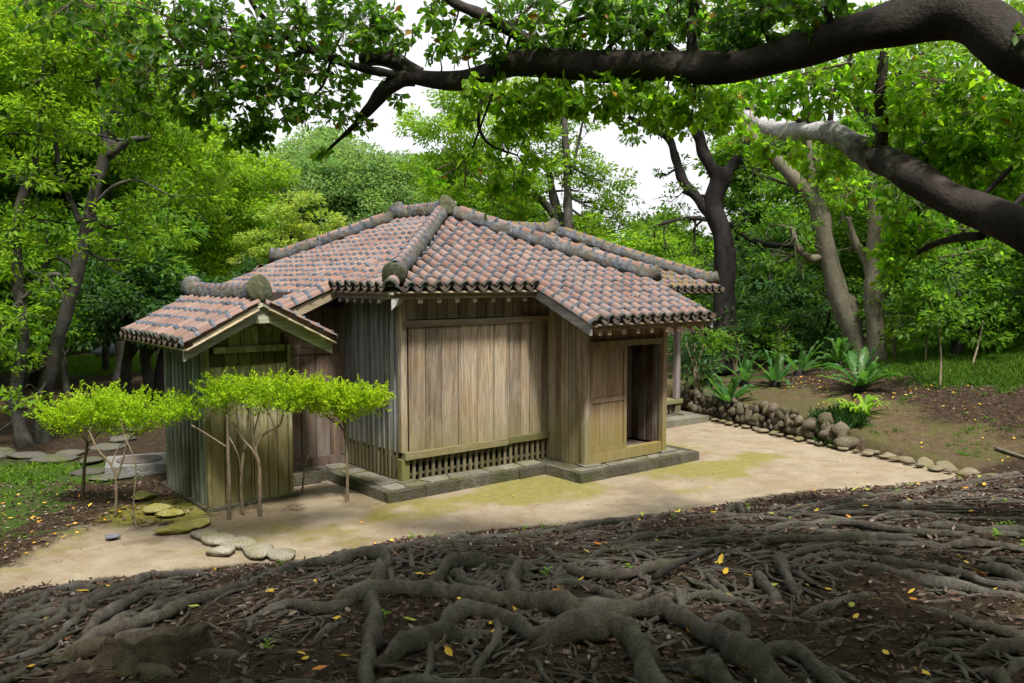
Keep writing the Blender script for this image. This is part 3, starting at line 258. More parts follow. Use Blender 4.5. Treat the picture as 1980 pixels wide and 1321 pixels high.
W_SHED = wood('mossy_board', (.22, .20, .11), (.48, .44, .29), moss=.75, moss_top=1.15, mosscol=(.13, .11, .035), patch=.75, grey=(.24, .25, .12))
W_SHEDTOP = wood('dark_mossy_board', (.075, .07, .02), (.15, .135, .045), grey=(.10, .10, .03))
W_SHEDL = wood('grey_green_batten', (.13, .15, .135), (.34, .37, .36), moss=.45, moss_top=.8, grey=(.24, .28, .29), patch=.2)
W_BARGE = wood('pale_barge_wood', (.30, .30, .22), (.55, .55, .44), rot=(0, 0, ROT), along='x', grey=(.36, .38, .22))
W_DARK = Mat('dark_timber').bsdf((.045, .035, .028), .9)

def tile_mat(name, moss=0.):
    m = Mat(name); p = m.pos(); r = m.rnd()
    c = m.ramp(r, [(0, (.135, .08, .066)), (.25, (.175, .10, .078)), (.75, (.21, .122, .094)), (.95, (.25, .155, .12)), (1, (.15, .10, .09))])
    st = m.noise(p, 9, 5, .65); sp = m.noise(p, 55, 3, .6)
    c = m.mix(m.mapr(st, .44, .70, 0, .75), c, (.17, .115, .10))
    c = m.mix(m.mapr(m.noise(p, 1.3, 4, .6), .42, .65, 0, .4), c, (.22, .20, .195))
    c = m.mix(m.mapr(sp, .58, .72, 0, .5), c, (.33, .31, .30))
    c = m.mix(m.mapr(m.noise(p, 23, 4, .7), .62, .72, 0, .7), c, (.10, .085, .075))
    if moss: c = m.mix(m.mapr(m.noise(p, 2.6, 5, .65), .42, .58, 0, moss), c, (.15, .12, .035))
    return m.bsdf(c, .88, m.bump(st, .3, .01), .15)
def mortar_mat(name, moss=0., base=((.035, .04, .047), (.09, .103, .125), (.19, .212, .25))):
    m = Mat(name); p = m.pos(); st = m.noise(p, 11, 6, .7); sp = m.noise(p, 34, 4, .65)
    c = m.ramp(st, [(.30, base[0]), (.5, base[1]), (.70, base[2])])
    c = m.mix(m.mapr(sp, .56, .68, 0, .7), c, (.06, .058, .055))
    if moss: c = m.mix(m.mapr(m.noise(p, 3.2, 5, .65), .40, .62, 0, moss), c, (.13, .095, .03))
    return m.bsdf(c, .92, m.bump(m.math('ADD', st, sp), .7, .02), .1)
TILE = tile_mat('roof_tile'); PAN = mortar_mat('grimy_shaded_pan_tile', .2, ((.02, .017, .016), (.055, .038, .033), (.12, .08, .067))); TILE_MOSS = tile_mat('mossy_roof_tile', .85)  # pan colour: grime, darkened further to paint shade between the tile columns
MORTAR = mortar_mat('roof_mortar'); RIDGE = mortar_mat('ridge_mortar', .45, ((.03, .032, .036), (.075, .083, .097), (.18, .20, .23))); LIP = mortar_mat('dark_lichen_mortar', .3, ((.025, .027, .028), (.07, .075, .075), (.20, .21, .21)))
DISC = mortar_mat('olive_lichen_plaster', .15, ((.022, .026, .018), (.055, .062, .036), (.12, .125, .085)))

def stone_mat(name, a, b, moss=.5, mosscol=(.13, .13, .02), scale=6, dark=.6):
    m = Mat(name); p = m.pos(); r = m.rnd()
    n1 = m.noise(p, scale, 6, .7); n2 = m.noise(p, scale*5, 4, .65); vo = m.n('TexVoronoi', Vector=p, Scale=scale*5.5).outputs['Distance']
    c = m.mix(n1, a, b); v = m.mapr(r, 0, 1, .7, 1.15)
    c = m.mix(1., c, m.n('CombineColor', Red=v, Green=v, Blue=v).outputs[0], 'MULTIPLY')
    c = m.mix(m.mapr(n2, .52, .72, 0, dark), c, tuple(.22*k for k in a))
    c = m.mix(m.mapr(m.noise(p, 3.1, 5, .65), .47, .62, 0, moss), c, mosscol)
    return m.bsdf(c, .93, m.bump(m.math('ADD', m.math('ADD', n1, n2), m.math('MULTIPLY', vo, .5)), .8, .03), .1)
ST_PLINTH = stone_mat('plinth_stone', (.13, .122, .10), (.26, .245, .20), .5)
ST_EDGE = stone_mat('plinth_edge_stone', (.06, .055, .042), (.15, .135, .105), .65, (.05, .06, .012))
ST_WALL = stone_mat('coral_rock', (.085, .07, .05), (.20, .17, .125), .5, (.06, .062, .015), 8, .9)
ST_KERB = stone_mat('kerb_stone', (.14, .115, .08), (.26, .22, .155), .6, (.15, .14, .04))
ST_GREY = stone_mat('grey_path_stone', (.07, .066, .058), (.15, .142, .128), .65, (.09, .10, .03))
ST_PALE = stone_mat('pale_limestone', (.23, .205, .165), (.36, .33, .27), .5, (.15, .14, .04), 7, .7)
ST_MOSSY = stone_mat('yellow_mossy_stone', (.26, .24, .10), (.40, .36, .14), .8, (.24, .22, .03))
ST_SLAB = stone_mat('concrete_slab', (.20, .20, .20), (.33, .33, .33), .25)
ST_LID = stone_mat('dark_lid', (.10, .085, .08), (.18, .15, .14), .1)

def bark(name, a, b, scale=9, ring=.0, lichen=(.35, .36, .34), lf=.25, moss=0.):
    m = Mat(name); p = m.pos()
    n1 = m.noise(m.map(p, (1, 1, .45)), scale, 6, .7); n2 = m.noise(p, scale*4, 4, .65); n3 = m.noise(p, 2.3, 4, .6)
    c = m.ramp(n1, [(.28, a), (.72, b)])
    c = m.mix(m.mapr(n3, .50, .66, 0, lf), c, lichen)
    c = m.mix(m.mapr(n2, .55, .72, 0, .6), c, tuple(.35*k for k in a))
    if moss: c = m.mix(m.mapr(m.noise(p, 5, 4, .6), .46, .62, 0, moss), c, (.06, .075, .02))
    vo = m.n('TexVoronoi', Vector=m.map(p, (1, 1, 2.2)), Scale=scale*3.2).outputs['Distance']       # lenticels
    c = m.mix(m.mapr(vo, .05, .16, .55, 0), c, tuple(1.5*k for k in b))
    n1 = m.math('ADD', n1, m.mapr(vo, .0, .2, .35, 0))
    return m.bsdf(c, .85, m.bump(m.math('ADD', n1, m.math('MULTIPLY', n2, .6)), .9, .03), .2)
BK_LIMB = bark('limb_bark', (.018, .014, .012), (.05, .04, .034), 7, lf=.3, lichen=(.075, .068, .062))
def limb_two_tone():
    m = Mat('lower_limb_bark'); p = m.pos(); n1 = m.noise(p, 7, 6, .7); n2 = m.noise(p, 30, 4, .65); n3 = m.noise(p, 3.5, 4, .6)
    dk = m.ramp(n1, [(.28, (.02, .016, .014)), (.72, (.055, .044, .038))]); pl_ = m.ramp(n1, [(.28, (.20, .19, .19)), (.72, (.52, .50, .51))])
    pl_ = m.mix(m.mapr(n2, .55, .68, 0, .7), pl_, (.06, .05, .045))
    f = m.mapr(m.math('ADD', m.sep(p)[1], m.math('MULTIPLY', m.math('SUBTRACT', n3, .5), 2.4)), 8.5, 9.5, 0, 1)
    return m.bsdf(m.mix(f, dk, pl_), .85, m.bump(m.math('ADD', n1, m.math('MULTIPLY', n2, .6)), .8, .025), .2)
BK_LOWER = limb_two_tone()
BK_ROOT = bark('root_bark', (.042, .035, .029), (.165, .14, .12), 16, lf=.5, lichen=(.22, .207, .19), moss=.3)
BK_DARK = bark('dark_bark', (.012, .009, .009), (.038, .031, .030), 6, lf=.2, lichen=(.06, .065, .07))
BK_PALE = bark('pale_bark', (.09, .075, .055), (.21, .185, .14), 6, lf=.35, lichen=(.18, .19, .11), moss=.3)
BK_GREY = bark('grey_bark', (.03, .026, .022), (.09, .08, .072), 6, lf=.35, lichen=(.15, .16, .16), moss=.25)
BK_TWIG = bark('twig_bark', (.12, .09, .06), (.25, .20, .13), 14, lf=.15)
BK_STUMP = bark('stump_wood', (.035, .026, .018), (.11, .085, .06), 11, lf=.2, moss=.35)

def leafmat(name, refl, trans, tf=.45, var=.5, gloss=.35, yellow=None, yf=0., rough=.45):
    m = Mat(name); r = m.rnd(); r2 = m.math('FRACT', m.math('MULTIPLY', r, 7.31))
    v = m.mapr(r, 0, 1, 1-var, 1+var*.7)
    vc = m.n('CombineColor', Red=v, Green=v, Blue=v).outputs[0]
    big = m.noise(m.pos(), .55, 2, .5)
    hue = m.mapr(m.math('ADD', m.math('MULTIPLY', r2, .5), m.math('MULTIPLY', big, .5)), .2, .8, 0, 1)
    c = m.mix(hue, tuple(k*s for k, s in zip(refl, (.75, .92, 1.1))), tuple(k*s for k, s in zip(refl, (1.35, 1.1, .75))))
    t = m.mix(hue, tuple(k*s for k, s in zip(trans, (.75, .95, 1.))), tuple(k*s for k, s in zip(trans, (1.3, 1.08, .8))))
    if yellow:
        k = m.mapr(r2, 1-yf-.001, 1-yf, 0, 1); c = m.mix(k, c, yellow); t = m.mix(k, t, yellow)
    c = m.mix(1., c, vc, 'MULTIPLY'); t = m.mix(1., t, vc, 'MULTIPLY')
    d = m.n('BsdfPrincipled', Roughness=rough); m.t.links.new(c, d.inputs['Base Color']); d.inputs['Specular IOR Level'].default_value = gloss*.5
    tr = m.n('BsdfTranslucent', Color=t)
    mx = m.n('MixShader', i0=tf, i1=d.outputs[0], i2=tr.outputs[0])
    m.t.links.new(mx.outputs[0], m.out.inputs['Surface']); return m.m
LF_NEAR = leafmat('glossy_leaf', (.05, .11, .018), (.24, .52, .025), .52, .5, .5, (.32, .17, .015), .012)
LF_BACKLIT = leafmat('backlit_leaf', (.11, .21, .018), (.36, .70, .025), .58, .35, .4, (.34, .20, .02), .008)  # second copy of the leaf, brightened to put backlight into its colour
LF_TWIN = leafmat('bright_leaf', (.14, .25, .018), (.36, .62, .025), .5, .4)
LF_MID = leafmat('mid_green_leaf', (.075, .165, .02), (.22, .45, .025), .45, .45)
LF_DARKG = leafmat('deep_green_leaf', (.04, .095, .028), (.10, .24, .03), .4, .5, .45)
LF_BLUE = leafmat('blue_green_leaf', (.16, .26, .085), (.30, .50, .12), .5, .35)
LF_FLUSH = leafmat('yellow_flush_leaf', (.27, .37, .06), (.46, .62, .08), .5, .3)
LF_TOPI = leafmat('lime_leaf', (.29, .44, .018), (.54, .80, .03), .5, .5, .3)
LF_FERN = leafmat('fern_frond', (.05, .13, .035), (.12, .33, .04), .4, .35, .5, rough=.4)
LF_GRASS = leafmat('grass_blade', (.085, .17, .02), (.18, .38, .03), .4, .4)
LF_LAWN = leafmat('lawn_blade', (.10, .19, .02), (.2, .4, .03), .4, .3)
LF_SPROUT = leafmat('sprout_leaf', (.20, .36, .035), (.4, .70, .05), .5, .25)
def dryleaf(name, stops, rough=.75):
    m = Mat(name); r = m.rnd(); c = m.ramp(r, stops)
    c = m.mix(m.mapr(m.noise(m.pos(), 40, 3), .55, .75, 0, .5), c, (.10, .06, .03))
    return m.bsdf(c, rough, None, .25)
LF_FALL = dryleaf('yellow_fallen_leaf', [(0, (.55, .32, .02)), (.35, (.62, .42, .04)), (.6, (.55, .20, .02)), (.8, (.45, .40, .05)), (1, (.36, .14, .03))], .55)
LF_LITTER = dryleaf('brown_litter', [(0, (.03, .018, .014)), (.4, (.075, .042, .032)), (.7, (.13, .08, .06)), (.9, (.19, .14, .11)), (1, (.30, .25, .21))])
GRAVEL = stone_mat('gravel_stone', (.16, .13, .10), (.34, .29, .23), .1)
M_BRASS = Mat('aged_brass').bsdf((.30, .22, .12), .5)
# ------------------------------------------------------------------ terrain
EX=[-40,-9,-5.05,-4.34,-3.34,-2.3,-1.21,.07,1.43,3.85,6.59,8.48,14,40]
EY=[3,6.6,8.33,8.99,9.26,9.67,10.45,10.78,11.25,12.46,13.43,14.16,15.5,20]
WY=[-50,9,12,13.78,15.19,16.37,17.88,19.4,20.94,22.5,26,60]
WX=[9,9,8.6,7.59,6.88,6.23,5.5,4.79,4.29,4.0,3.4,2]
HY=[-50,14.5,15.2,16.4,17.5,23,30,60]
HH=[.08,.08,.12,.30,.42,.40,.2,.1]
def hgt(x,y):
    x=np.asarray(x,float); y=np.asarray(y,float)
    s=np.maximum((np.interp(x,EX,EY)-y)*.93,0)
    m=1.75*(1-np.exp(-s/5.2))
    w=(x-np.interp(y,WY,WX))*.9
    t=np.clip(w/.10,0,1); t=t*t*(3-2*t)
    b=np.interp(y,HY,HH)*t+np.minimum(.165*np.maximum(w,0),1.7)
    return np.maximum(m,b)+.25*np.minimum(m,b)*np.exp(-np.abs(m-b)*3)

AL = RAD(38.94); OX, OY = -1.64, 12.92                 # house frame: local x runs along the front wall, local y away from it
def toW(a, b): return OX+a*math.cos(AL)-b*math.sin(AL), OY+a*math.sin(AL)+b*math.cos(AL)
def toL(x, y):
    dx, dy = np.asarray(x)-OX, np.asarray(y)-OY
    return dx*math.cos(AL)+dy*math.sin(AL), -dx*math.sin(AL)+dy*math.cos(AL)
def sstep(v, a, b):
    t = np.clip((np.asarray(v, float)-a)/(b-a), 0, 1); return t*t*(3-2*t)
def edge_in(x, y): return (np.interp(x, EX, EY)-y)*.93      # >0 on the root mound
def bank_in(x, y): return (x-np.interp(y, WY, WX))*.9       # >0 on the right-hand bank
def masks(x, y):
    a, b = toL(x, y)
    n1 = vnoise(x*1.1, y*1.1, 3)*.5+vnoise(x*2.7, y*2.7, 4)*.3+vnoise(x*6, y*6, 5)*.2
    out_m = sstep(-edge_in(x, y)+n1*.25, -.05, .25); out_b = sstep(-bank_in(x, y)+n1*.15, -.02, .25)
    # swept court in front of the house, path to the hall, strip on the left
    left = sstep(x+n1*.6, -6.4, -4.6)
    strip = sstep(x+n1*.7, -5.9, -5.0)*sstep(11.3-y+n1*.4, 0, .5)
    lim = np.interp(a, [-6, -4, -2.7, -1.6, -1.4, 5, 6], [-.6, -.4, .25, .6, 1.7, 1.7, 30])
    sand = np.maximum(left*sstep(lim-b+n1*.8, -.5, .6), strip)*out_m*out_b*sstep(24-y, 0, 2)
    sand *= 1-.6*sstep(n1, .1, .6)*sstep(b, -.2, .8)*sstep(-a, -.5, .3)
    moss = sstep(n1+.50-np.abs(b+1.05)*.85-np.abs(a-1.4)*.12, -.3, .4)
    moss = np.maximum(moss, sstep(n1+.50-np.abs(b+1.85)*.75-np.abs(a-4.6)*.2, -.3, .4))
    moss = np.maximum(moss, .8*sstep(n1+.40-np.abs(a-5.9)*.9-np.abs(b+.4)*.35, -.1, .3))
    moss = np.maximum(moss, sstep(n1+.5-np.abs(a+3.2)*.9-np.abs(b-1.0)*.4, -.1, .3))
    moss = np.maximum(moss, .55*sstep(n1-.05, 0, .5)*sstep(.9-np.abs(b-.1), 0, .5)*sstep(-a, .4, .8))
    damp = sstep(n1+.72-np.abs(b+.1)*.5-np.abs(a+1.7)*.24, -.1, .5)
    damp = np.maximum(damp, .9*sstep(n1+.5-np.abs(x-3.9)*.5-np.abs(y-17.9)*.55, -.1, .4))
    grass = sstep(-x-5.9+n1*1.2, 0, 1.2)*sstep(y-8.6, 0, 1)*sstep(16-y, 0, 2)
    grass = np.maximum(grass, sstep(bank_in(x, y)-2.7+n1*.8, 0, 1.2)*sstep(y-16.6-(x-9)*.1+n1, 0, 1.5)*sstep(26-y, 0, 3))
    d = np.hypot((x+15.2)/4.2, (y-33)/4.5); grass = np.maximum(grass, sstep(1.1-d+n1*.2, 0, .3))
    bankdirt = sstep(bank_in(x, y), 0, .1)*sstep(-edge_in(x, y), 0, .3)*sstep(2.2-bank_in(x, y)+n1*.9, 0, .8)
    return sand, moss*out_m, grass, damp*out_m, bankdirt
def fine(x, y):
    f = vnoise(x*1.6, y*1.6, 8)*.018+vnoise(x*5, y*5, 9)*.009+vnoise(x*13, y*13, 10)*.005
    s = masks(x, y)[0]
    k = (1-.75*s)*(1+1.2*sstep(edge_in(x, y), .1, .6))
    a, b = toL(x, y)
    inside = sstep(-a-2.2, -.6, 0)*0
    return f*k
def ground_z(x, y):
    z = hgt(x, y)+fine(x, y)
    return z

def axis(lo, hi, step, far, grow=1.25):
    c = list(np.arange(lo, hi+1e-6, step)); s = step; p = hi; q = lo; r = []; l = []
    while p < far: s *= grow; p += s; r.append(p)
    s = step
    while q > -far: s *= grow; q -= s; l.append(q)
    return np.array(l[::-1]+c+r)
gx = axis(-10.5, 11.5, .085, 400); gy = axis(2.2, 23, .085, 400)
X, Y = np.meshgrid(gx, gy, indexing='ij')
Z = ground_z(X, Y)
a_, b_ = toL(X, Y)
n_i, n_j = X.shape; idx = np.arange(n_i*n_j).reshape(n_i, n_j)
Q = np.stack([idx[:-1, :-1], idx[1:, :-1], idx[1:, 1:], idx[:-1, 1:]], -1).reshape(-1, 4)

m = Mat('ground'); p = m.pos()
n_s = m.noise(p, 2.2, 9, .72); n_f = m.noise(p, 38, 6, .75); n_m = m.noise(p, 9, 8, .74); n_x = m.noise(p, 140, 2, .6)
soil = m.ramp(n_m, [(.25, (.018, .012, .008)), (.5, (.038, .025, .017)), (.75, (.075, .053, .037))])
soil = m.mix(m.mapr(n_f, .55, .72, 0, .7), soil, (.15, .115, .085))
bankc = m.ramp(n_m, [(.25, (.055, .037, .023)), (.6, (.115, .08, .052)), (.8, (.17, .125, .085))])
bankc = m.mix(m.mapr(n_s, .42, .60, 0, .7), bankc, (.075, .085, .022))
soil = m.mix(m.attr('bankdirt'), soil, bankc)
sandc = m.ramp(n_s, [(.25, (.21, .167, .115)), (.45, (.305, .25, .18)), (.6, (.375, .315, .232)), (.78, (.44, .378, .285))])
sandc = m.mix(m.mapr(n_f, .50, .66, 0, .55), sandc, (.25, .19, .12))
sandc = m.mix(m.mapr(n_x, .58, .7, 0, .35), sandc, (.60, .53, .43))
sandc = m.mix(m.mapr(m.noise(p, 1.1, 9, .74, .8), .49, .60, 0, .6), sandc, (.27, .195, .125))
sandc = m.mix(m.mapr(m.noise(p, 17, 5, .75), .60, .70, 0, .6), sandc, (.17, .13, .075))
rag = m.math('MULTIPLY', m.math('SUBTRACT', m.math('ADD', m.math('MULTIPLY', n_m, .45), m.math('MULTIPLY', n_f, .55)), .5), 2.4)
def soft(name, lo=.3, hi=.7): return m.mapr(m.math('ADD', m.attr(name), rag), lo, hi, 0, 1)
c = m.mix(soft('sand', .2, .8), soil, sandc)
dampc = m.ramp(n_m, [(.3, (.13, .095, .06)), (.7, (.25, .19, .125))])
c = m.mix(m.math('MULTIPLY', soft('damp', .25, .8), .75), c, dampc)
mossc = m.ramp(n_m, [(.28, (.12, .12, .018)), (.5, (.22, .205, .04)), (.72, (.32, .28, .08))])
c = m.mix(m.math('MULTIPLY', soft('moss', .05, .95), .8), c, mossc)
grassc = m.ramp(n_m, [(.3, (.025, .045, .01)), (.7, (.07, .12, .02))])
c = m.mix(soft('grass', .3, .6), c, grassc)
hgtn = m.math('ADD', m.math('MULTIPLY', n_m, 1.), m.math('ADD', n_f, m.math('MULTIPLY', n_x, .4)))
M_GROUND = m.bsdf(c, .95, m.bump(hgtn, .75, .04), .1)
me = npmesh('ground', np.stack([X, Y, Z], -1).reshape(-1, 3), Q, M_GROUND, True)
for nm, v in zip(('sand', 'moss', 'grass', 'damp', 'bankdirt'), masks(X, Y)):
    at = me.attributes.new(nm, 'FLOAT', 'POINT'); at.data.foreach_set('value', np.ascontiguousarray(v, np.float32).ravel())
tag(link('ground', me), kind='structure')

# ------------------------------------------------------------------ shared building pieces
def unit_board(mt):
    c_ = .46
    P = [(-.5, .5), (-.5, -.3), (-c_, -.5), (c_, -.5), (.5, -.3), (.5, .5)]
    mb = MB(); mb.prism(P, -.5, .5); return mb.mesh('board', mt)
_ub = {}
def board(name, mt, parent, x0, x1, y0, y1, z0, z1, axis_='u', tilt=0.):
    """a plank; axis_ 'u': outer face towards -y, 'v': outer face towards -x"""
    if mt.name not in _ub: _ub[mt.name] = unit_board(mt)
    cx, cy, cz = (x0+x1)/2, (y0+y1)/2, (z0+z1)/2
    if axis_ == 'u': return link(name, _ub[mt.name], parent, (cx, cy, cz), (0, tilt, 0), (x1-x0, y1-y0, z1-z0))
    return link(name, _ub[mt.name], parent, (cx, cy, cz), (0, 0, -math.pi/2), (y1-y0, x1-x0, z1-z0))
def run(lo, hi, w, jit=.12):
    n = max(1, round((hi-lo)/w)); e = np.linspace(lo, hi, n+1)
    e[1:-1] += rng.uniform(-jit, jit, n-1)*w; return list(e)
def boards_u(parent, face, edges, z0, z1, mt, th=.025, gap=.011, name='board'):
    for e0, e1 in zip(edges[:-1], edges[1:]):
        d = rng.uniform(0, .008); board(name, mt, parent, e0+gap/2, e1-gap/2, face-th-d, face-d*.2, z0, z1+rng.uniform(0, .006), 'u')
def boards_v(parent, face, edges, z0, z1, mt, th=.025, gap=.011, name='board'):
    for e0, e1 in zip(edges[:-1], edges[1:]):
        d = rng.uniform(0, .008); board(name, mt, parent, face-th-d, face-d*.2, e0+gap/2, e1-gap/2, z0, z1+rng.uniform(0, .006), 'v')
def bx(name, mt, parent, x0, x1, y0, y1, z0, z1):
    """a squared timber with eased edges"""
    e = min(x1-x0, y1-y0, z1-z0)*.12; mb = MB()
    P = [(x0+e, y0), (x1-e, y0), (x1, y0+e), (x1, y1-e), (x1-e, y1), (x0+e, y1), (x0, y1-e), (x0, y0+e)]
    mb.prism(P, z0, z1); return mb.build(name, mt, parent)
# roof tiles -----------------------------------------------------
SP = .2345; LT = .262; ROW = .235
TH = np.linspace(math.pi, 0, 8)
def tile_arrays(kind):
    """barrel tile, axis +y up the slope; returns V, quads, material index (0 tile, 1 mortar, 2 dark lip)"""
    V = []; Fq = []; M = []
    def ring(y, r, dz=0.): V.extend([(.87*r*math.cos(t), y, r*math.sin(t)+dz) for t in TH]); return len(V)-8
    def skin(a, b, mi):
        for i in range(7): Fq.append((a+i, a+i+1, b+i+1, b+i)); M.append(mi)
    y0 = -.02 if kind == 'eave' else 0
    a = ring(y0, .080); b = ring(LT, .069); skin(a, b, 0)
    if kind == 'eave':
        o = ring(y0-.004, .092); o2 = ring(y0+.045, .086); skin(o, o2, 2); i_ = ring(y0-.006, .058); skin(i_, o, 2)
        k = ring(y0+.012, .05); skin(k, i_, 2)
        V.append((0, y0+.014, 0)); c0 = len(V)-1
        for i in range(7): Fq.append((c0, k+i, k+i+1, k+i+1)); M.append(2)
    else:
        c1 = ring(-.030, .073); c2 = ring(-.012, .089); c3 = ring(.016, .088); c4 = ring(.030, .079); skin(c1, c2, 1); skin(c2, c3, 1); skin(c3, c4, 1)
    return np.array(V), np.array(Fq), np.array(M)
TA = {k: tile_arrays(k) for k in ('mid', 'eave')}
def rotm(pitch, rz):
    return np.array(Euler((pitch, 0, rz)).to_matrix())
def cov(nb, kind, P, pitch, rz, s=1.):
    V, Fq, Mi = TA[kind]; V = (V*s)@rotm(pitch, rz).T+np.asarray(P)
    for mi in (0, 1, 2):
        k = Mi == mi
        if k.any(): nb.F.append(Fq[k]+nb.n); nb.M.append(np.full(k.sum(), mi))
    nb.V.append(V); nb.n += len(V)
def slope_rows(g, dg, d0, d1):
    ds = []; d = d0
    while d < d1-.05: ds.append(d); d += ROW/math.sqrt(1+dg(d)**2)
    return ds
def roof_face(items, pan, soffit, cols, d0, d1, P, rz, g, dg):
    """items: (kind, pos, pitch, rz); pan, soffit: NB collectors. P(c, d) gives the plan point"""
    for c in cols:
        lo, hi = d0(c), d1(c)
        if hi-lo < .08: continue
        ds = slope_rows(g, dg, lo, hi)
        for i, d in enumerate(ds):
            x, y = P(c, d); j = rng.normal(0, .0065, 3)
            items.append(('eave' if i == 0 else 'mid', (x+j[0], y+j[1], g(d)+.022+abs(j[2])*.5+.010*float(vnoise(c*1.3, d*1.9, 31))), math.atan(dg(d))-.02, rz+rng.normal(0, .03)))
    lo_c = list(cols)+[cols[-1]+SP]
    for c in [cols[0]-SP]+list(cols):
        lo = max(d0(c+.02), d0(c+SP-.02)) if (d0(c+.02) == d0(c+SP-.02)) else min(d0(c+.02), d0(c+SP-.02))
        lo = d0(c+SP/2); hi = max(d1(c+.02), d1(c+SP-.02))
        if hi-lo < .05: continue
        ds = slope_rows(g, dg, lo, hi)+[hi]
        u = np.linspace(-.5, .5, 6); dip = -.075*np.cos(u*math.pi)
        for k in range(len(ds)-1):
            rows = []
            for d, st in ((ds[k]-(.03 if k == 0 else .02), .016), (ds[k+1], .0)):
                rows.append([P(c+SP/2+uu*(SP-.05), d)+(g(d)+.03+dp+st,) for uu, dp in zip(u, dip)])
            V = np.array(rows[0]+rows[1]); pan.add(V, [(q, q+1, q+7, q+6) for q in range(5)], 0)
            if k == 0:        # thick lip of the lowest pan
                R0 = np.array(rows[0]); R1 = R0.copy(); R1[:, 2] -= .022
                pan.add(np.vstack([R0, R1]), [(q+6, q+7, q+1, q) for q in range(5)], 1)
                pan.add(np.vstack([R1, R1+[0, 0, .004]+np.array(P(c, lo+.12)+(0,))-np.array(P(c, lo)+(0,))]), [(q, q+1, q+7, q+6) for q in range(5)], 0)
        dd = np.linspace(lo-.0, hi, 5)
        for k in range(4):
            V = np.array([P(c+q*SP, d)+(g(d)+off,) for off in (-.085, -.062) for q, d in ((0, dd[k]), (1, dd[k]), (1, dd[k+1]), (0, dd[k+1]))])
            soffit.add(V, [(3, 2, 1, 0), (4, 5, 6, 7), (0, 1, 5, 4), (2, 3, 7, 6), (1, 2, 6, 5), (3, 0, 4, 7)])
def emit_tiles(items, roof, parent_inv_loc, mats, limit):
    """the tiles that show largest become objects, the rest one mesh"""
    L = roof.parent.location if roof.parent else Vector((0, 0, 0))
    def dist(it):
        x, y = toW(it[1][0], it[1][1]); return math.hypot(x, y)
    items.sort(key=dist); keep, rest = items[:limit], items[limit:]
    ms = {}
    for k in ('mid', 'eave'):
        V, Fq, Mi = TA[k]; nb = NB()
        nb.V.append(V); nb.n = len(V)
        nb.F.append(Fq); nb.M.append(Mi); ms[k] = nb.mesh('tile', mats)
    for kind, P_, pt, rz in keep: link('tile', ms[kind], roof, P_, (pt+rng.normal(0, .012), rng.normal(0, .02), rz), (rng.uniform(.93, 1.06), 1, rng.uniform(.92, 1.08)))
    if rest:
        nb = NB()
        for it in rest: cov(nb, *it)
        tag(nb.build('farther_tiles', mats, roof), kind='stuff')
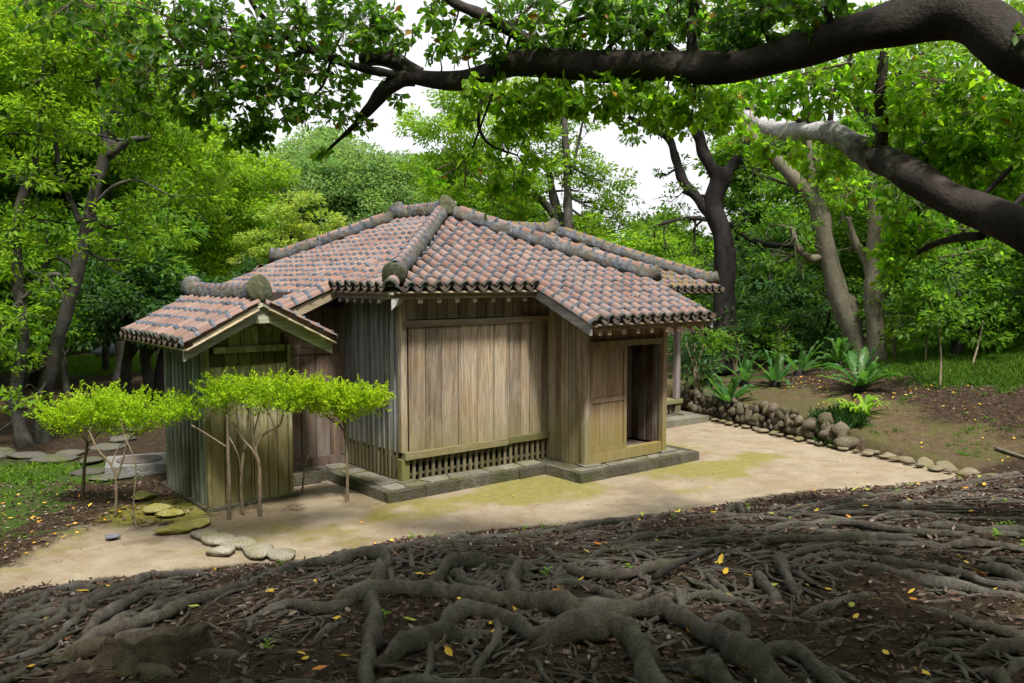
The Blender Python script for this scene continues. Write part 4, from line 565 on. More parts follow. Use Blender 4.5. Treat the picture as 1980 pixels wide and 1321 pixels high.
def ridge_cap(parent, pts, wd=.30, ht=.25, flare0=0., flare1=0., up0=0., up1=0., name='ridge_cap', tiles=True, mt=None, disc=None, tmats=None, tile0=0.):
    """lumpy mortar ridge swept along pts (local), ends optionally flared into a disc"""
    P = catmull(pts, 10); s = np.concatenate([[0], np.cumsum(np.linalg.norm(np.diff(P, axis=0), axis=1))]); Ls = s[-1]
    n = max(12, int(Ls/.05)); t = np.linspace(0, Ls, n); P = np.stack([np.interp(t, s, P[:, i]) for i in range(3)], 1)
    e0, e1 = np.clip(1-t/.38, 0, 1)**2, np.clip(1-(Ls-t)/.38, 0, 1)**2
    sc = 1+flare0*e0+flare1*e1; P[:, 2] += up0*e0+up1*e1
    T = np.gradient(P, axis=0); T /= np.linalg.norm(T, axis=1)[:, None]; A = np.cross(T, [0, 0, 1.]); A /= np.linalg.norm(A, axis=1)[:, None]; N = np.cross(A, T)
    th = np.linspace(0, 2*math.pi, 14, endpoint=False); sd = rng.integers(1e6)
    lump = 1+.06*np.sin(t[:, None]*9+th*2+sd)+.05*np.sin(t[:, None]*21+th*3+sd*2)+.05*np.maximum(0, np.cos(t/ROW*2*math.pi))[:, None]*(np.sin(th) > .2)
    cx = np.cos(th)*wd/2; cy = np.where(np.sin(th) > 0, np.sin(th)*ht*.72, np.sin(th)*ht*.5)
    V = P[:, None]+A[:, None]*(cx[None]*sc[:, None]*lump)[..., None]+N[:, None]*(cy[None]*sc[:, None]*lump+.10)[..., None]
    k = 14; V = V.reshape(-1, 3); i, j = np.meshgrid(np.arange(n-1), np.arange(k), indexing='ij'); j2 = (j+1) % k
    Q_ = np.stack([i*k+j, (i+1)*k+j, (i+1)*k+j2, i*k+j2], -1).reshape(-1, 4)
    nb = NB(); nb.add(V, Q_, 0)
    for end in (0, n-1):
        r = V[end*k:(end+1)*k]; c_ = r.mean(0); dirn = T[end]*(-1 if end == 0 else 1)
        r1 = c_+(r-c_)*.86+dirn*.028; a = np.arange(k)
        rim = np.vstack([r, r1, c_[None]+dirn*.02])
        f = [(q, (q+1) % k, k+(q+1) % k, k+q) for q in a]+[(2*k, k+q, k+(q+1) % k, k+(q+1) % k) for q in a]
        if end == 0: f = [(x[3], x[2], x[1], x[0]) if x[2] != x[3] else (x[0], x[2], x[1], x[1]) for x in f]
        f = [x if x[2] != x[3] else x for x in f]
        nb.add(rim, f, 1)
    cap = nb.build(name, [mt or RIDGE, disc or DISC], parent)
    if tiles:
        tm = tmats or [TILE, MORTAR, LIP]
        V_, F_, M_ = TA['mid']; nb2 = NB(); nb2.V.append(V_*[1.02, 1, 1.0]); nb2.n = len(V_); nb2.F.append(F_); nb2.M.append(M_)
        tmesh = nb2.mesh('ridge_tile', tm); q = .18+tile0
        while q < Ls-.32:
            pp = np.array([np.interp(q, t, P[:, i]) for i in range(3)]); tt = np.array([np.interp(q, t, T[:, i]) for i in range(3)]); nn = np.array([np.interp(q, t, N[:, i]) for i in range(3)])
            pp = pp+nn*(.10+ht*.72-.036)
            rz = math.atan2(tt[1], tt[0])-math.pi/2; pt = math.asin(np.clip(tt[2], -1, 1))
            link('ridge_tile', tmesh, cap, pp, (pt, 0, rz)); q += ROW
    return cap

# ------------------------------------------------------------------ the wooden house
house = empty('wooden_house', (OX, OY, 0), AL)
tag(house, 'weathered timber house with red tiled hip roof and open sliding door', 'house')
ZE = 3.08
def g(d): return ZE+.39*d+.02*d*abs(d)
def dg(d): return .39+.04*abs(d)
E0 = -.5; CA, BN, BF = 2.4, 2.4, 3.85                 # eave line, ridge position and its two ends
EXT = -1.22                                            # how far the lower roofs run on below the main eave (in d)
VA0, VA1, VB0, VB1 = 2.3, 5.06, 1.35, 5.45
roof = MB().box(CA-.03, CA+.03, BN, BF, g(2.9)-.25, g(2.9)-.12).build('roof', W_DARK, house)
items = []; pan = NB(); sof = NB()
fcols = list(np.arange(VA0+.11-SP*12, VA1-.05, SP))
f_d0 = lambda c: EXT if VA0 <= c <= VA1+.1 else 0.
f_d1 = lambda c: max(0, min(c-E0, (2*CA-E0)-c))-.10
roof_face(items, pan, sof, fcols, f_d0, f_d1, lambda c, d: (c, E0+d), 0, g, dg)
lcols = list(np.arange(VB0+.11-SP*8, 7.2, SP))
l_d0 = lambda c: EXT if VB0 <= c <= VB1+.1 else (0. if c < VB1 else .5)
l_d1 = lambda c: max(0, min(c-E0, CA-E0 if c < BF else CA-E0-(c-BF)))-.10
roof_face(items, pan, sof, [c for c in lcols if c <= VB1+.1], l_d0, l_d1, lambda c, d: (E0+d, c), -math.pi/2, g, dg)
# the two faces turned away: right-hand slope and back slope
rcols = list(np.arange(E0+.1, 6.5, SP))
it2 = []
roof_face(it2, pan, sof, rcols, lambda c: 0., lambda c: max(0, min(c-E0, CA-E0 if c < BF else CA-E0-(c-BF)))-.1, lambda c, d: (2*CA-E0-d, c), math.pi/2, g, dg)
roof_face(it2, pan, sof, list(np.arange(E0+.1, 5.2, SP)), lambda c: .4, lambda c: max(0, min(c-E0, 2*CA-E0-c))-.1, lambda c, d: (c, BF+CA-E0-d), math.pi, g, dg)
TM = [TILE, MORTAR, LIP]
emit_tiles(items, roof, None, TM, 300)
nb = NB()
for it in it2: cov(nb, *it)
tag(nb.build('tiles_of_the_far_slopes', TM, roof), kind='stuff')
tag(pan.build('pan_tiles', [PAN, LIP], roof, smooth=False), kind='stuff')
sof.build('sheathing', W_EAVE, roof, smooth=False)
def hip(d0, d1, A0, B0, sa, sb, n=7):
    return [(A0+sa*d, B0+sb*d, g(d)) for d in np.linspace(d0, d1, n)]
DT = CA-E0
ridge_cap(house, [(CA, BN-.22, g(DT)-.02), (CA, (BN+BF)/2, g(DT)-.03), (CA, BF+.30, g(DT)-.02)], .25, .235, .45, .45, .10, .10)
ridge_cap(house, hip(.16, DT-.16, E0, E0, 1, 1), .26, .225, .34, 0, .0, 0, name='hip_cap')
ridge_cap(house, hip(.06, DT-.10, 2*CA-E0, E0, -1, 1), .25, .22, .15, 0, .10, 0, name='hip_cap')
ridge_cap(house, hip(.98, DT-.12, E0, BF+DT, 1, -1), .22, .19, .35, 0, .08, 0, name='hip_cap')
# ridge of cover tiles that closes the front corner
nb = NB(); cov(nb, 'eave', (E0+.02, E0+.02, g(0)+.02), .35, -math.pi/4, 1.45); nb.build('corner_tile', TM, roof)
# verge rows and barge boards of the two lower roofs
def barge(parent, p0, p1, mt, hgt_=.15, th=.05, name='barge_board'):
    p0, p1 = np.array(p0), np.array(p1); d = p1-p0; s_ = np.array([-d[1], d[0], 0]); s_ = s_/np.linalg.norm(s_)*th/2
    P = [p0-s_-[0, 0, hgt_], p1-s_-[0, 0, hgt_*.82], p1+s_-[0, 0, hgt_*.82], p0+s_-[0, 0, hgt_], p0-s_, p1-s_, p1+s_, p0+s_]
    MB().hexa(P).build(name, mt, parent)
barge(house, (VA0-.03, E0+EXT+.02, g(EXT)-.05), (VA0-.03, E0+.35, g(.35)-.06), W_EAVEV, .17)
barge(house, (E0+EXT+.02, VB0-.03, g(EXT)-.05), (E0+.35, VB0-.03, g(.35)-.06), W_EAVE, .17)
barge(house, (VA1+.08, E0+EXT+.02, g(EXT)-.05), (VA1+.08, E0+.35, g(.35)-.06), W_EAVEV, .15)
barge(house, (E0+EXT+.02, VB1+.10, g(EXT)-.05), (E0+.5, VB1+.10, g(.5)-.06), W_EAVE, .15)
def verge(parent, P, rz, d0, d1, mats, gg=g, dgg=dg, drop=.05, sc=1.):
    d = d0; nb = NB()
    V, Fq, Mi = TA['mid']; q = NB(); q.V.append(V*sc); q.n = len(V); q.F.append(Fq); q.M.append(Mi); me_ = q.mesh('verge_tile', mats)
    while d < d1:
        x, y = P(d); link('verge_tile', me_, parent, (x, y, gg(d)-drop), (math.atan(dgg(d)), 0, rz)); d += ROW/math.sqrt(1+dgg(d)**2)
verge(house, lambda d: (VA0-.03, E0+d), 0, EXT-.01, .0, [TILE, MORTAR, LIP], drop=.03)
verge(house, lambda d: (E0+d, VB0-.03), -math.pi/2, EXT-.01, .0, [TILE, MORTAR, LIP], drop=.03)
# fascia and rafters
bx('fascia', W_EAVE, house, E0-.0, VA0-.06, E0+.02, E0+.06, g(0)-.10, g(0)-.062)
bx('fascia', W_EAVE, house, E0+.04, VA0-.06, E0+.08, E0+.13, g(0)-.16, g(0)-.095)
bx('fascia', W_EAVEV, house, E0+.02, E0+.06, E0+.0, VB0-.06, g(0)-.10, g(0)-.062)
bx('fascia', W_EAVEV, house, E0+.08, E0+.13, E0+.135, VB0-.06, g(0)-.16, g(0)-.095)
bx('fascia', W_DOOR, house, VA0+.0, VA1+.05, E0+EXT+.02, E0+EXT+.06, g(EXT)-.098, g(EXT)-.062)
bx('fascia', W_DOOR, house, VA0+.0, VA1+.05, E0+EXT+.08, E0+EXT+.12, g(EXT)-.155, g(EXT)-.09)
bx('fascia', W_EAVEV, house, E0+EXT+.03, E0+EXT+.07, VB0, VB1+.05, g(EXT)-.10, g(EXT)-.035)
def rafter(parent, p0, p1, s_=.075, mt=W_EAVE):
    p0, p1 = np.array(p0, float), np.array(p1, float); d = p1-p0; sd = np.array([-d[1], d[0], 0]); sd = sd/np.linalg.norm(sd)*s_/2; h = np.array([0, 0, s_])
    MB().hexa([p0-sd-h, p0+sd-h, p1+sd-h, p1-sd-h, p0-sd, p0+sd, p1+sd, p1-sd]).build('rafter', mt, parent)
for a in (.07, .40, .73, 1.06, 1.41, 1.72, 2.05): rafter(house, (a, E0+.10, g(0)-.155), (a, .1, g(.6)-.155))
for b in np.arange(.0, 1.3, .24): rafter(house, (E0+.10, b, g(0)-.155), (.1, b, g(.6)-.155), mt=W_EAVEV)
for a in (2.52, 2.72, 3.04, 3.36, 3.69, 4.04, 4.33, 4.69, 4.95): rafter(house, (a, E0+EXT+.07, g(EXT)-.155), (a, -.9, g(-.4)-.155), mt=W_DOOR)
for b in np.arange(1.6, 5.4, .3): rafter(house, (E0+EXT+.1, b, g(EXT)-.13), (-1.2, b, g(-.7)-.13), mt=W_EAVEV)
# pale forked bracket under the front corner
mb = MB(); z_ = g(0)-.15
mb.hexa([(E0+.04, E0+.04, z_-.17), (E0+.10, E0+.02, z_-.10), (.02, -.02, z_-.06), (-.02, .02, z_-.10), (E0+.04, E0+.04, z_), (E0+.14, E0+.02, z_), (.06, -.02, z_), (-.02, .06, z_)])
mb.build('corner_bracket', W_EAVEV, house)
# walls -----------------------------------------------------------
fw = MB().box(.06, 2.90, .03, .09, .50, 3.0).build('front_wall', W_DARK, house)
boards_u(fw, .025, run(.06, 2.90, .185), 2.60, 3.02, W_FRONT)
boards_u(fw, -.035, [.07, .37, .67, .98, 1.03, 1.35, 1.67, 1.70, 1.96], .58, 2.52, W_FRONT, .025)
boards_u(fw, -.008, [1.97, 2.03, 2.27, 2.47, 2.52, 2.73, 2.91], .58, 2.52, W_FRONT, .022)
bx('rail', W_RAILU, fw, -.02, 1.94, -.105, .02, 2.49, 2.585)
bx('rail', W_RAILU, fw, 1.943, 2.93, -.075, .02, 2.50, 2.592)
bx('sill', W_RAILU, fw, -.03, 1.94, -.125, .02, .495, .60)
bx('sill', W_RAILU, fw, 1.943, 2.90, -.095, .02, .505, .612)
def lattice(parent, lo, hi, face, z0, z1, ax, mt=W_LATT, step=.118):
    for c in np.arange(lo, hi, step):
        if ax == 'u': bx('slat', mt, parent, c-.028, c+.028, face, face+.035, z0+rng.uniform(-.0, .012), z1)
        else: bx('slat', mt, parent, face, face+.035, c-.028, c+.028, z0+rng.uniform(-.0, .012), z1)
    for z in (z0+.07, z1-.09):
        if ax == 'u': bx('lattice_bar', mt, parent, lo-.05, hi, face+.037, face+.07, z, z+.04)
        else: bx('lattice_bar', mt, parent, face+.037, face+.07, lo-.05, hi, z, z+.04)
lattice(fw, .16, 2.88, -.05, .155, .497, 'u')
lw = MB().box(.03, .09, .06, 1.84, .58, 3.0).build('side_wall', W_DARK, house)
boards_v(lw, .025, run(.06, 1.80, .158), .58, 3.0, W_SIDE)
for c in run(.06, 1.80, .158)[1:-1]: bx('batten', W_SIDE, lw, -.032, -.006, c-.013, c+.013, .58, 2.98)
lattice(lw, .14, 1.76, -.03, .155, .575, 'v')
bx('corner_post', W_FRONT, house, -.055, .055, -.055, .055, .60, 3.0)
bx('post_foot', wood('post_foot_wood', (.13, .12, .03), (.27, .25, .08), moss=.5), house, -.075, .075, -.075, .06, .14, .494)
# left wing, its front set back behind the shed
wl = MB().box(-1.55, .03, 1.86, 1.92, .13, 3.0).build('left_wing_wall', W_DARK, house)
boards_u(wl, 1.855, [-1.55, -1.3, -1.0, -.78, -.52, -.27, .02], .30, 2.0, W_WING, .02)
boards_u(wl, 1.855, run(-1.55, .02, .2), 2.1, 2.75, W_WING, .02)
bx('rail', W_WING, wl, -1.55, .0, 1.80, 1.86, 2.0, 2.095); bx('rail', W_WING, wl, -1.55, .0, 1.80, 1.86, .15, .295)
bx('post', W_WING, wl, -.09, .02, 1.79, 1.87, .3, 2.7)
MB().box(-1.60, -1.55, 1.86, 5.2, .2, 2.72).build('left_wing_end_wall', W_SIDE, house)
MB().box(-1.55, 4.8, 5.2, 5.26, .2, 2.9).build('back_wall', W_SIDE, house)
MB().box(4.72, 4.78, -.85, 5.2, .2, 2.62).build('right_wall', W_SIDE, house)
MB().box(.1, 4.7, .1, 5.2, .42, .47).build('floor', W_IN, house)
# door wing
ds = MB().box(2.90, 2.95, -.88, .03, .2, 2.75).build('door_wing_side_wall', W_DARK, house)
boards_v(ds, 2.895, [-.88, -.72, -.55, -.36, -.2, -.03, .025], .155, 2.82, W_FRONT)
df = MB().box(2.95, 4.70, -.90, -.87, 2.18, 2.65).build('door_wing_front_wall', W_DARK, house)
boards_u(df, -.905, run(2.94, 4.72, .2), 2.19, 2.68, W_DOOR)
bx('corner_post', W_FRONT, house, 2.83, 2.945, -1.0, -.885, .155, 2.66); bx('corner_post', W_DOOR, house, 4.715, 4.82, -1.0, -.89, .155, 2.66)
bx('lintel', W_DOOR, df, 2.95, 4.71, -.99, -.89, 2.085, 2.185); bx('threshold', W_DOOR, df, 2.95, 4.71, -.985, -.86, .165, .345)
door = MB().box(2.97, 3.80, -.935, -.92, .36, 2.07).build('sliding_door', W_DOOR, house)
for x0, x1, z0, z1 in ((2.955, 3.02, .35, 2.08), (3.755, 3.83, .35, 2.08)): bx('door_stile', W_DOOR, door, x0, x1, -.975, -.915, z0, z1)
for z0, z1 in ((.35, .44), (1.17, 1.25), (2.0, 2.08)): bx('door_rail', W_DOOR, door, 3.022, 3.753, -.968, -.922, z0, z1)
boards_u(door, -.936, [3.025, 3.21, 3.39, 3.57, 3.75], .445, 1.165, W_DOOR, .012, .004, 'door_panel')
boards_u(door, -.936, [3.025, 3.39, 3.75], 1.255, 1.995, W_DOOR, .012, .004, 'door_panel')
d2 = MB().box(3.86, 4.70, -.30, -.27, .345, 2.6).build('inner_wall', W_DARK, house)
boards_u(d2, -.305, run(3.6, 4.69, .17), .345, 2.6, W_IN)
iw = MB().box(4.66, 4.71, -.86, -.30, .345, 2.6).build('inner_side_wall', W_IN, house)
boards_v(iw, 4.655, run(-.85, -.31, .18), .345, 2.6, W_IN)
MB().box(2.96, 4.70, -.86, .0, .25, .30).build('door_wing_floor', W_IN, house)
mb = MB(); mb.box(4.18, 4.235, -.352, -.332, 1.15, 1.27); mb.box(4.195, 4.22, -.372, -.352, 1.20, 1.23); mb.build('latch', M_BRASS, house)
mb = MB(); mb.box(4.16, 4.20, -.35, -.332, .55, .70); mb.build('latch', M_BRASS, house)
# plinth: edge stones round a core, flagstones on top --------------
core = [(-1.72, 1.36), (-.50, 1.36), (-.50, -.42), (2.47, -.42), (2.47, -1.28), (5.24, -1.28), (5.24, 5.6), (-1.72, 5.6)]
pl = MB().prism(core, -.05, .145).build('plinth', ST_EDGE, house)
def edge_stones(p0, p1, nrm, w_=.13):
    p0, p1 = np.array(p0), np.array(p1); L_ = np.linalg.norm(p1-p0); d = (p1-p0)/L_; e = run(0, L_, .62, .25); nv = np.array(nrm)
    for e0, e1 in zip(e[:-1], e[1:]):
        j = rng.uniform(-.012, .012, 6); q0, q1 = p0+d*(e0+.006), p0+d*(e1-.006)
        P = [q0+nv*j[0], q1+nv*j[1], q1-nv*w_, q0-nv*w_]; t_ = .152+j[2]*.9
        Pt = [q0+nv*(j[0]-.012), q1+nv*(j[1]-.012), q1-nv*w_, q0-nv*w_]
        V = [tuple(x)+(-.06,) for x in P]+[tuple(Pt[0])+(t_+j[3]*.5,), tuple(Pt[1])+(t_+j[4]*.5,), tuple(Pt[2])+(t_,), tuple(Pt[3])+(t_,)]
        MB().hexa(V).build('edge_stone', ST_EDGE, pl)
O_ = .075
for a, b, nv in (((-1.72, 1.29), (-.70, 1.29), (0, -1)), ((-.57, 1.36), (-.57, -.36), (-1, 0)), ((-.57, -.49), (2.40, -.49), (0, -1)), ((2.40, -.5), (2.40, -1.22), (-1, 0)), ((2.40, -1.35), (5.31, -1.35), (0, -1)), ((5.31, -1.22), (5.31, 1.2), (1, 0))):
    edge_stones(a, b, nv)
def flags(x0, x1, y0, y1, step=.34):
    nx, ny = max(1, round((x1-x0)/step)), max(1, round((y1-y0)/step))
    gxx, gyy = np.meshgrid(np.linspace(x0, x1, nx+1), np.linspace(y0, y1, ny+1), indexing='ij')
    jx = rng.uniform(-.3, .3, gxx.shape)*step; jy = rng.uniform(-.3, .3, gxx.shape)*step
    jx[0] = jx[-1] = 0; jy[:, 0] = jy[:, -1] = 0; gxx = gxx+jx; gyy = gyy+jy
    for i in range(nx):
        for j in range(ny):
            q = np.array([(gxx[i, j], gyy[i, j]), (gxx[i+1, j], gyy[i+1, j]), (gxx[i+1, j+1], gyy[i+1, j+1]), (gxx[i, j+1], gyy[i, j+1])]); c_ = q.mean(0)
            o = c_+(q-c_)*.95; P = []
            for k in range(4):
                n0, n1 = o[k], o[(k+1) % 4]; P += [n0+(n1-n0)*.14, n0+(n1-n0)*.86]
            t_ = .158+rng.uniform(-.006, .010); MB().prism([tuple(x) for x in P], .12, t_).build('flagstone', ST_PLINTH, pl)
flags(-.44, 2.5, -.36, -.02, .36); flags(-.44, -.06, -.02, 1.25, .36); flags(2.53, 5.18, -1.22, -1.0, .34); flags(-1.7, -.1, 1.42, 1.78, .36); flags(4.84, 5.18, -1.0, 1.0, .36)
MB().prism([(2.74, -1.10), (3.10, -1.13), (3.16, -.90), (2.80, -.86)], .13, .185).build('post_stone', ST_PLINTH, pl)
MB().prism([(4.62, -1.08), (4.98, -1.10), (5.0, -.84), (4.66, -.84)], .13, .19).build('post_stone', ST_PLINTH, pl)
MB().prism([(-.13, -.15), (.16, -.13), (.14, .12), (-.12, .13)], .13, .172).build('post_stone', ST_PLINTH, pl)

# ------------------------------------------------------------------ the shed
shed = empty('wooden_shed', (OX, OY, 0), AL)
tag(shed, 'small mossy plank shed with gabled tile roof beside the trimmed shrubs', 'shed')
SA, SF, SBk = -2.06, .80, 2.66                          # centre line, front, back (house frame)
def gs(d): return 2.36+.50*d+.01*d*abs(d)
def dgs(d): return .50+.02*abs(d)
HWD = 1.06
sroof = MB().box(SA-.03, SA+.03, .4, 3.0, gs(HWD)-.2, gs(HWD)-.06).build('roof', W_DARK, shed)
items = []; pan = NB(); sof = NB()
sc_ = list(np.arange(.40, 3.02, SP))
roof_face(items, pan, sof, sc_, lambda c: 0., lambda c: HWD-.08, lambda c, d: (SA-HWD+d, c), -math.pi/2, gs, dgs)
roof_face(items, pan, sof, sc_, lambda c: 0., lambda c: HWD-.08, lambda c, d: (SA+HWD-d, c), math.pi/2, gs, dgs)
emit_tiles(items, sroof, None, TM, 300)
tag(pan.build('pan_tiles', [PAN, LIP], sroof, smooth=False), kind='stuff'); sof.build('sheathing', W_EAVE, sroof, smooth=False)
ridge_cap(shed, [(SA, .30, gs(HWD)-.0), (SA, 1.0, gs(HWD)-.035), (SA, 1.8, gs(HWD)-.05), (SA, 2.6, gs(HWD)-.035), (SA, 3.12, gs(HWD)+.0)], .21, .20, .62, .55, .05, .07)
for s_ in (-1, 1):
    nb = NB(); d = -.02
    while d < HWD-.1:
        x = SA-s_*(-HWD+d) if s_ < 0 else SA-HWD+d
        x = SA-HWD+d if s_ < 0 else SA+HWD-d
        V, Fq, Mi = TA['mid']; q = NB(); q.V.append(V*.92); q.n = len(V); q.F.append(Fq); q.M.append(Mi)
        link('verge_tile', q.mesh('verge_tile', TM), shed, (x, .285, gs(d)-.005), (math.atan(dgs(d)), 0, -math.pi/2 if s_ < 0 else math.pi/2)); d += ROW/math.sqrt(1+dgs(d)**2)
    MB().hexa([(SA+s_*(HWD-.00), .30, gs(0)-.23), (SA, .30, gs(HWD)-.24), (SA, .36, gs(HWD)-.24), (SA+s_*(HWD-.00), .36, gs(0)-.23), (SA+s_*(HWD-.00), .30, gs(0)-.09), (SA, .30, gs(HWD)-.07), (SA, .36, gs(HWD)-.07), (SA+s_*(HWD-.00), .36, gs(0)-.09)]).build('barge_board', W_BARGE, shed)
    MB().hexa([(SA+s_*(HWD+.02), .24, gs(0)-.085), (SA, .24, gs(HWD)-.065), (SA, .36, gs(HWD)-.065), (SA+s_*(HWD+.02), .36, gs(0)-.085), (SA+s_*(HWD+.02), .24, gs(0)-.045), (SA, .24, gs(HWD)-.025), (SA, .36, gs(HWD)-.025), (SA+s_*(HWD+.02), .36, gs(0)-.045)]).build('verge_board', W_BARGE, shed)
MB().hexa([(SA-.10, .285, gs(HWD)-.30), (SA+.10, .285, gs(HWD)-.30), (SA+.10, .30, gs(HWD)-.30), (SA-.10, .30, gs(HWD)-.30), (SA-.06, .285, gs(HWD)-.2), (SA+.06, .285, gs(HWD)-.2), (SA+.06, .30, gs(HWD)-.2), (SA-.06, .30, gs(HWD)-.2)]).build('gable_joint', W_BARGE, shed)
bx('fascia', W_BARGE, shed, SA-HWD+.02, SA-HWD+.06, .38, 3.1, gs(0)-.10, gs(0)-.04)
for b in np.arange(.55, 3.0, .26): rafter(shed, (SA-HWD+.07, b, gs(0)-.09), (SA-.4, b, gs(HWD-.4)-.09), .06, W_SHEDL)
s0, s1 = SA-.585, SA+.615
sw = MB().box(s0+.03, s1-.03, SF+.03, SF+.08, .05, 2.35).build('front_wall', W_DARK, shed)
boards_u(sw, SF+.025, [s0+.03, s0+.22, s0+.41, s0+.60, s0+.645, s0+.86, s0+1.0, s0+1.165], .03, 1.99, W_SHED)
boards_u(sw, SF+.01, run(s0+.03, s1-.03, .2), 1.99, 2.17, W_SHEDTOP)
boards_u(sw, SF+.025, [s0+.12, s0+.3, s0+.48, s0+.52, s0+.75, s0+.95, s0+1.08], 2.26, 2.52, W_SHED)
mb = MB(); mb.prism([(s0+.3, 2.52), (s0+.9, 2.52), (s0+.62, 2.72)], -.02, .0)
gb = mb.build('gable_board', W_SHED, sw); gb.location = (0, SF+.0, 0); gb.rotation_euler = (math.pi/2, 0, 0)
bx('gable_beam', W_SHED, sw, s0+.08, s1-.08, SF-.06, SF+.02, 2.175, 2.265)
bx('corner_post', W_SHED, shed, s0-.03, s0+.03, SF-.02, SF+.07, .02, 2.25); bx('corner_post', W_SHED, shed, s1-.03, s1+.03, SF-.02, SF+.07, .02, 2.25)
sl_ = MB().box(s0+.03, s0+.08, SF+.08, SBk, .05, 2.45).build('side_wall', W_DARK, shed)
e = run(SF+.08, SBk, .185, .03)
boards_v(sl_, s0+.025, e, .04, 1.62, W_SHEDL); boards_v(sl_, s0+.02, e, 1.60, 2.28, W_SHEDL, .03)
boards_v(sl_, s0+.005, e, 2.26, 2.45, W_SHEDL, .03)
for c in e[1:-1]:
    bx('batten', W_SHEDL, sl_, s0-.045, s0-.008, c-.03, c+.03, .04, 1.61); bx('batten', W_SHEDL, sl_, s0-.052, s0-.014, c-.03, c+.03, 1.59, 2.27)
MB().box(s1-.05, s1, SF+.08, SBk, .03, 2.4).build('side_wall', W_SHED, shed); MB().box(s0, s1, SBk, SBk+.05, .03, 2.5).build('back_wall', W_SHED, shed)
for x0, x1, y0, y1 in ((s0-.09, s0+.02, SF-.05, SF+.62), (s0-.10, s0+.02, SF+.63, SF+1.3), (s0-.09, s0+.02, SF+1.31, SBk+.1), (s0-.08, s0+.45, SF-.10, SF-.0), (s0+.46, s1+.1, SF-.09, SF-.0)):
    bx('footing_stone', ST_EDGE, shed, x0, x1, y0, y1, -.08, .035)

# ------------------------------------------------------------------ the hall behind
hall = empty('rear_hall', (OX, OY, 0), AL)
tag(hall, 'mossy tiled hall half hidden behind the house with a slim veranda post', 'hall')
HC, HB, HT = 9.15, 1.1, 2.8; ZH = 2.98
def gh(d): return ZH+.39*d+.02*d*abs(d)
hroof = MB().box(4.7, HC-HT, HB+HT-.03, HB+HT+.03, gh(HT)-.25, gh(HT)-.1).build('roof', W_DARK, hall)
items = []; pan = NB(); sof = NB(); TMH = [TILE_MOSS, MORTAR, LIP]
roof_face(items, pan, sof, list(np.arange(5.4, HC-.05, SP)), lambda c: 0., lambda c: max(0, min(HT, HC-c))-.1, lambda c, d: (c, HB+d), 0, gh, dg)
it2 = []
roof_face(it2, pan, sof, list(np.arange(HB+.1, 6.6, SP)), lambda c: 0., lambda c: max(0, min(HT, c-HB, 2*HT-(c-HB)))-.1, lambda c, d: (HC-d, c), math.pi/2, gh, dg)
items += it2; emit_tiles(items, hroof, None, TMH, 120)
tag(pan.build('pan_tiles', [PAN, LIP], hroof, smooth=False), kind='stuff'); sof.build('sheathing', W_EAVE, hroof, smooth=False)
ridge_cap(hall, [(4.55, HB+HT, gh(HT)-.02), (5.4, HB+HT, gh(HT)-.04), (HC-HT+.25, HB+HT, gh(HT)-.02)], .24, .21, .1, .45, .0, .12, tmats=TMH)
ridge_cap(hall, [(HC-d, HB+d, gh(d)) for d in np.linspace(.10, HT-.1, 7)], .23, .20, .28, 0, .10, 0, name='hip_cap', tmats=TMH)
bx('fascia', W_DARK, hall, 5.4, HC-.02, HB+.03, HB+.07, gh(0)-.10, gh(0)-.035); bx('fascia', W_DARK, hall, HC-.07, HC-.03, HB+.08, 6.6, gh(0)-.10, gh(0)-.035)
bx('eave_beam', W_DARK, hall, 5.4, 8.72, 1.92, 2.06, 2.62, 2.78)
W_POST = wood('pinkish_post_wood', (.17, .13, .13), (.32, .26, .26))
bx('veranda_post', W_POST, hall, 8.53, 8.66, 1.92, 2.05, .46, 2.62)
vd = bx('veranda_floor', W_RAILU, hall, 5.6, 8.72, 1.88, 3.0, .36, .45)
bx('floor_post', W_LATT, hall, 8.50, 8.68, 1.91, 2.07, .14, .358); lattice(hall, 6.6, 8.48, 1.96, .14, .358, 'u')
hw = MB().box(5.6, 8.6, 3.0, 3.06, .3, 2.9).build('wall', W_DARK, hall); boards_u(hw, 2.995, run(5.6, 8.6, .25), .46, 2.85, W_DOOR)
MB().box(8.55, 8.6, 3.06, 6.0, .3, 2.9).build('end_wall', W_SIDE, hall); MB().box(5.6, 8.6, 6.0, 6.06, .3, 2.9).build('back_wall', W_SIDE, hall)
hp = MB().prism([(5.5, 1.3), (8.72, 1.3), (8.72, 6.3), (5.5, 6.3)], -.05, .12).build('plinth', ST_EDGE, hall)
for x0, x1 in ((5.5, 6.2), (6.21, 6.95), (6.96, 7.6), (7.61, 8.25), (8.26, 8.82)): bx('edge_stone', ST_PLINTH, hp, x0, x1, 1.2, 1.62, -.04, .14+rng.uniform(-.008, .008))
for y0, y1 in ((1.63, 2.4), (2.41, 3.2), (3.21, 4.0)): bx('edge_stone', ST_PLINTH, hp, 8.45, 8.82, y0, y1, -.04, .14+rng.uniform(-.008, .008))
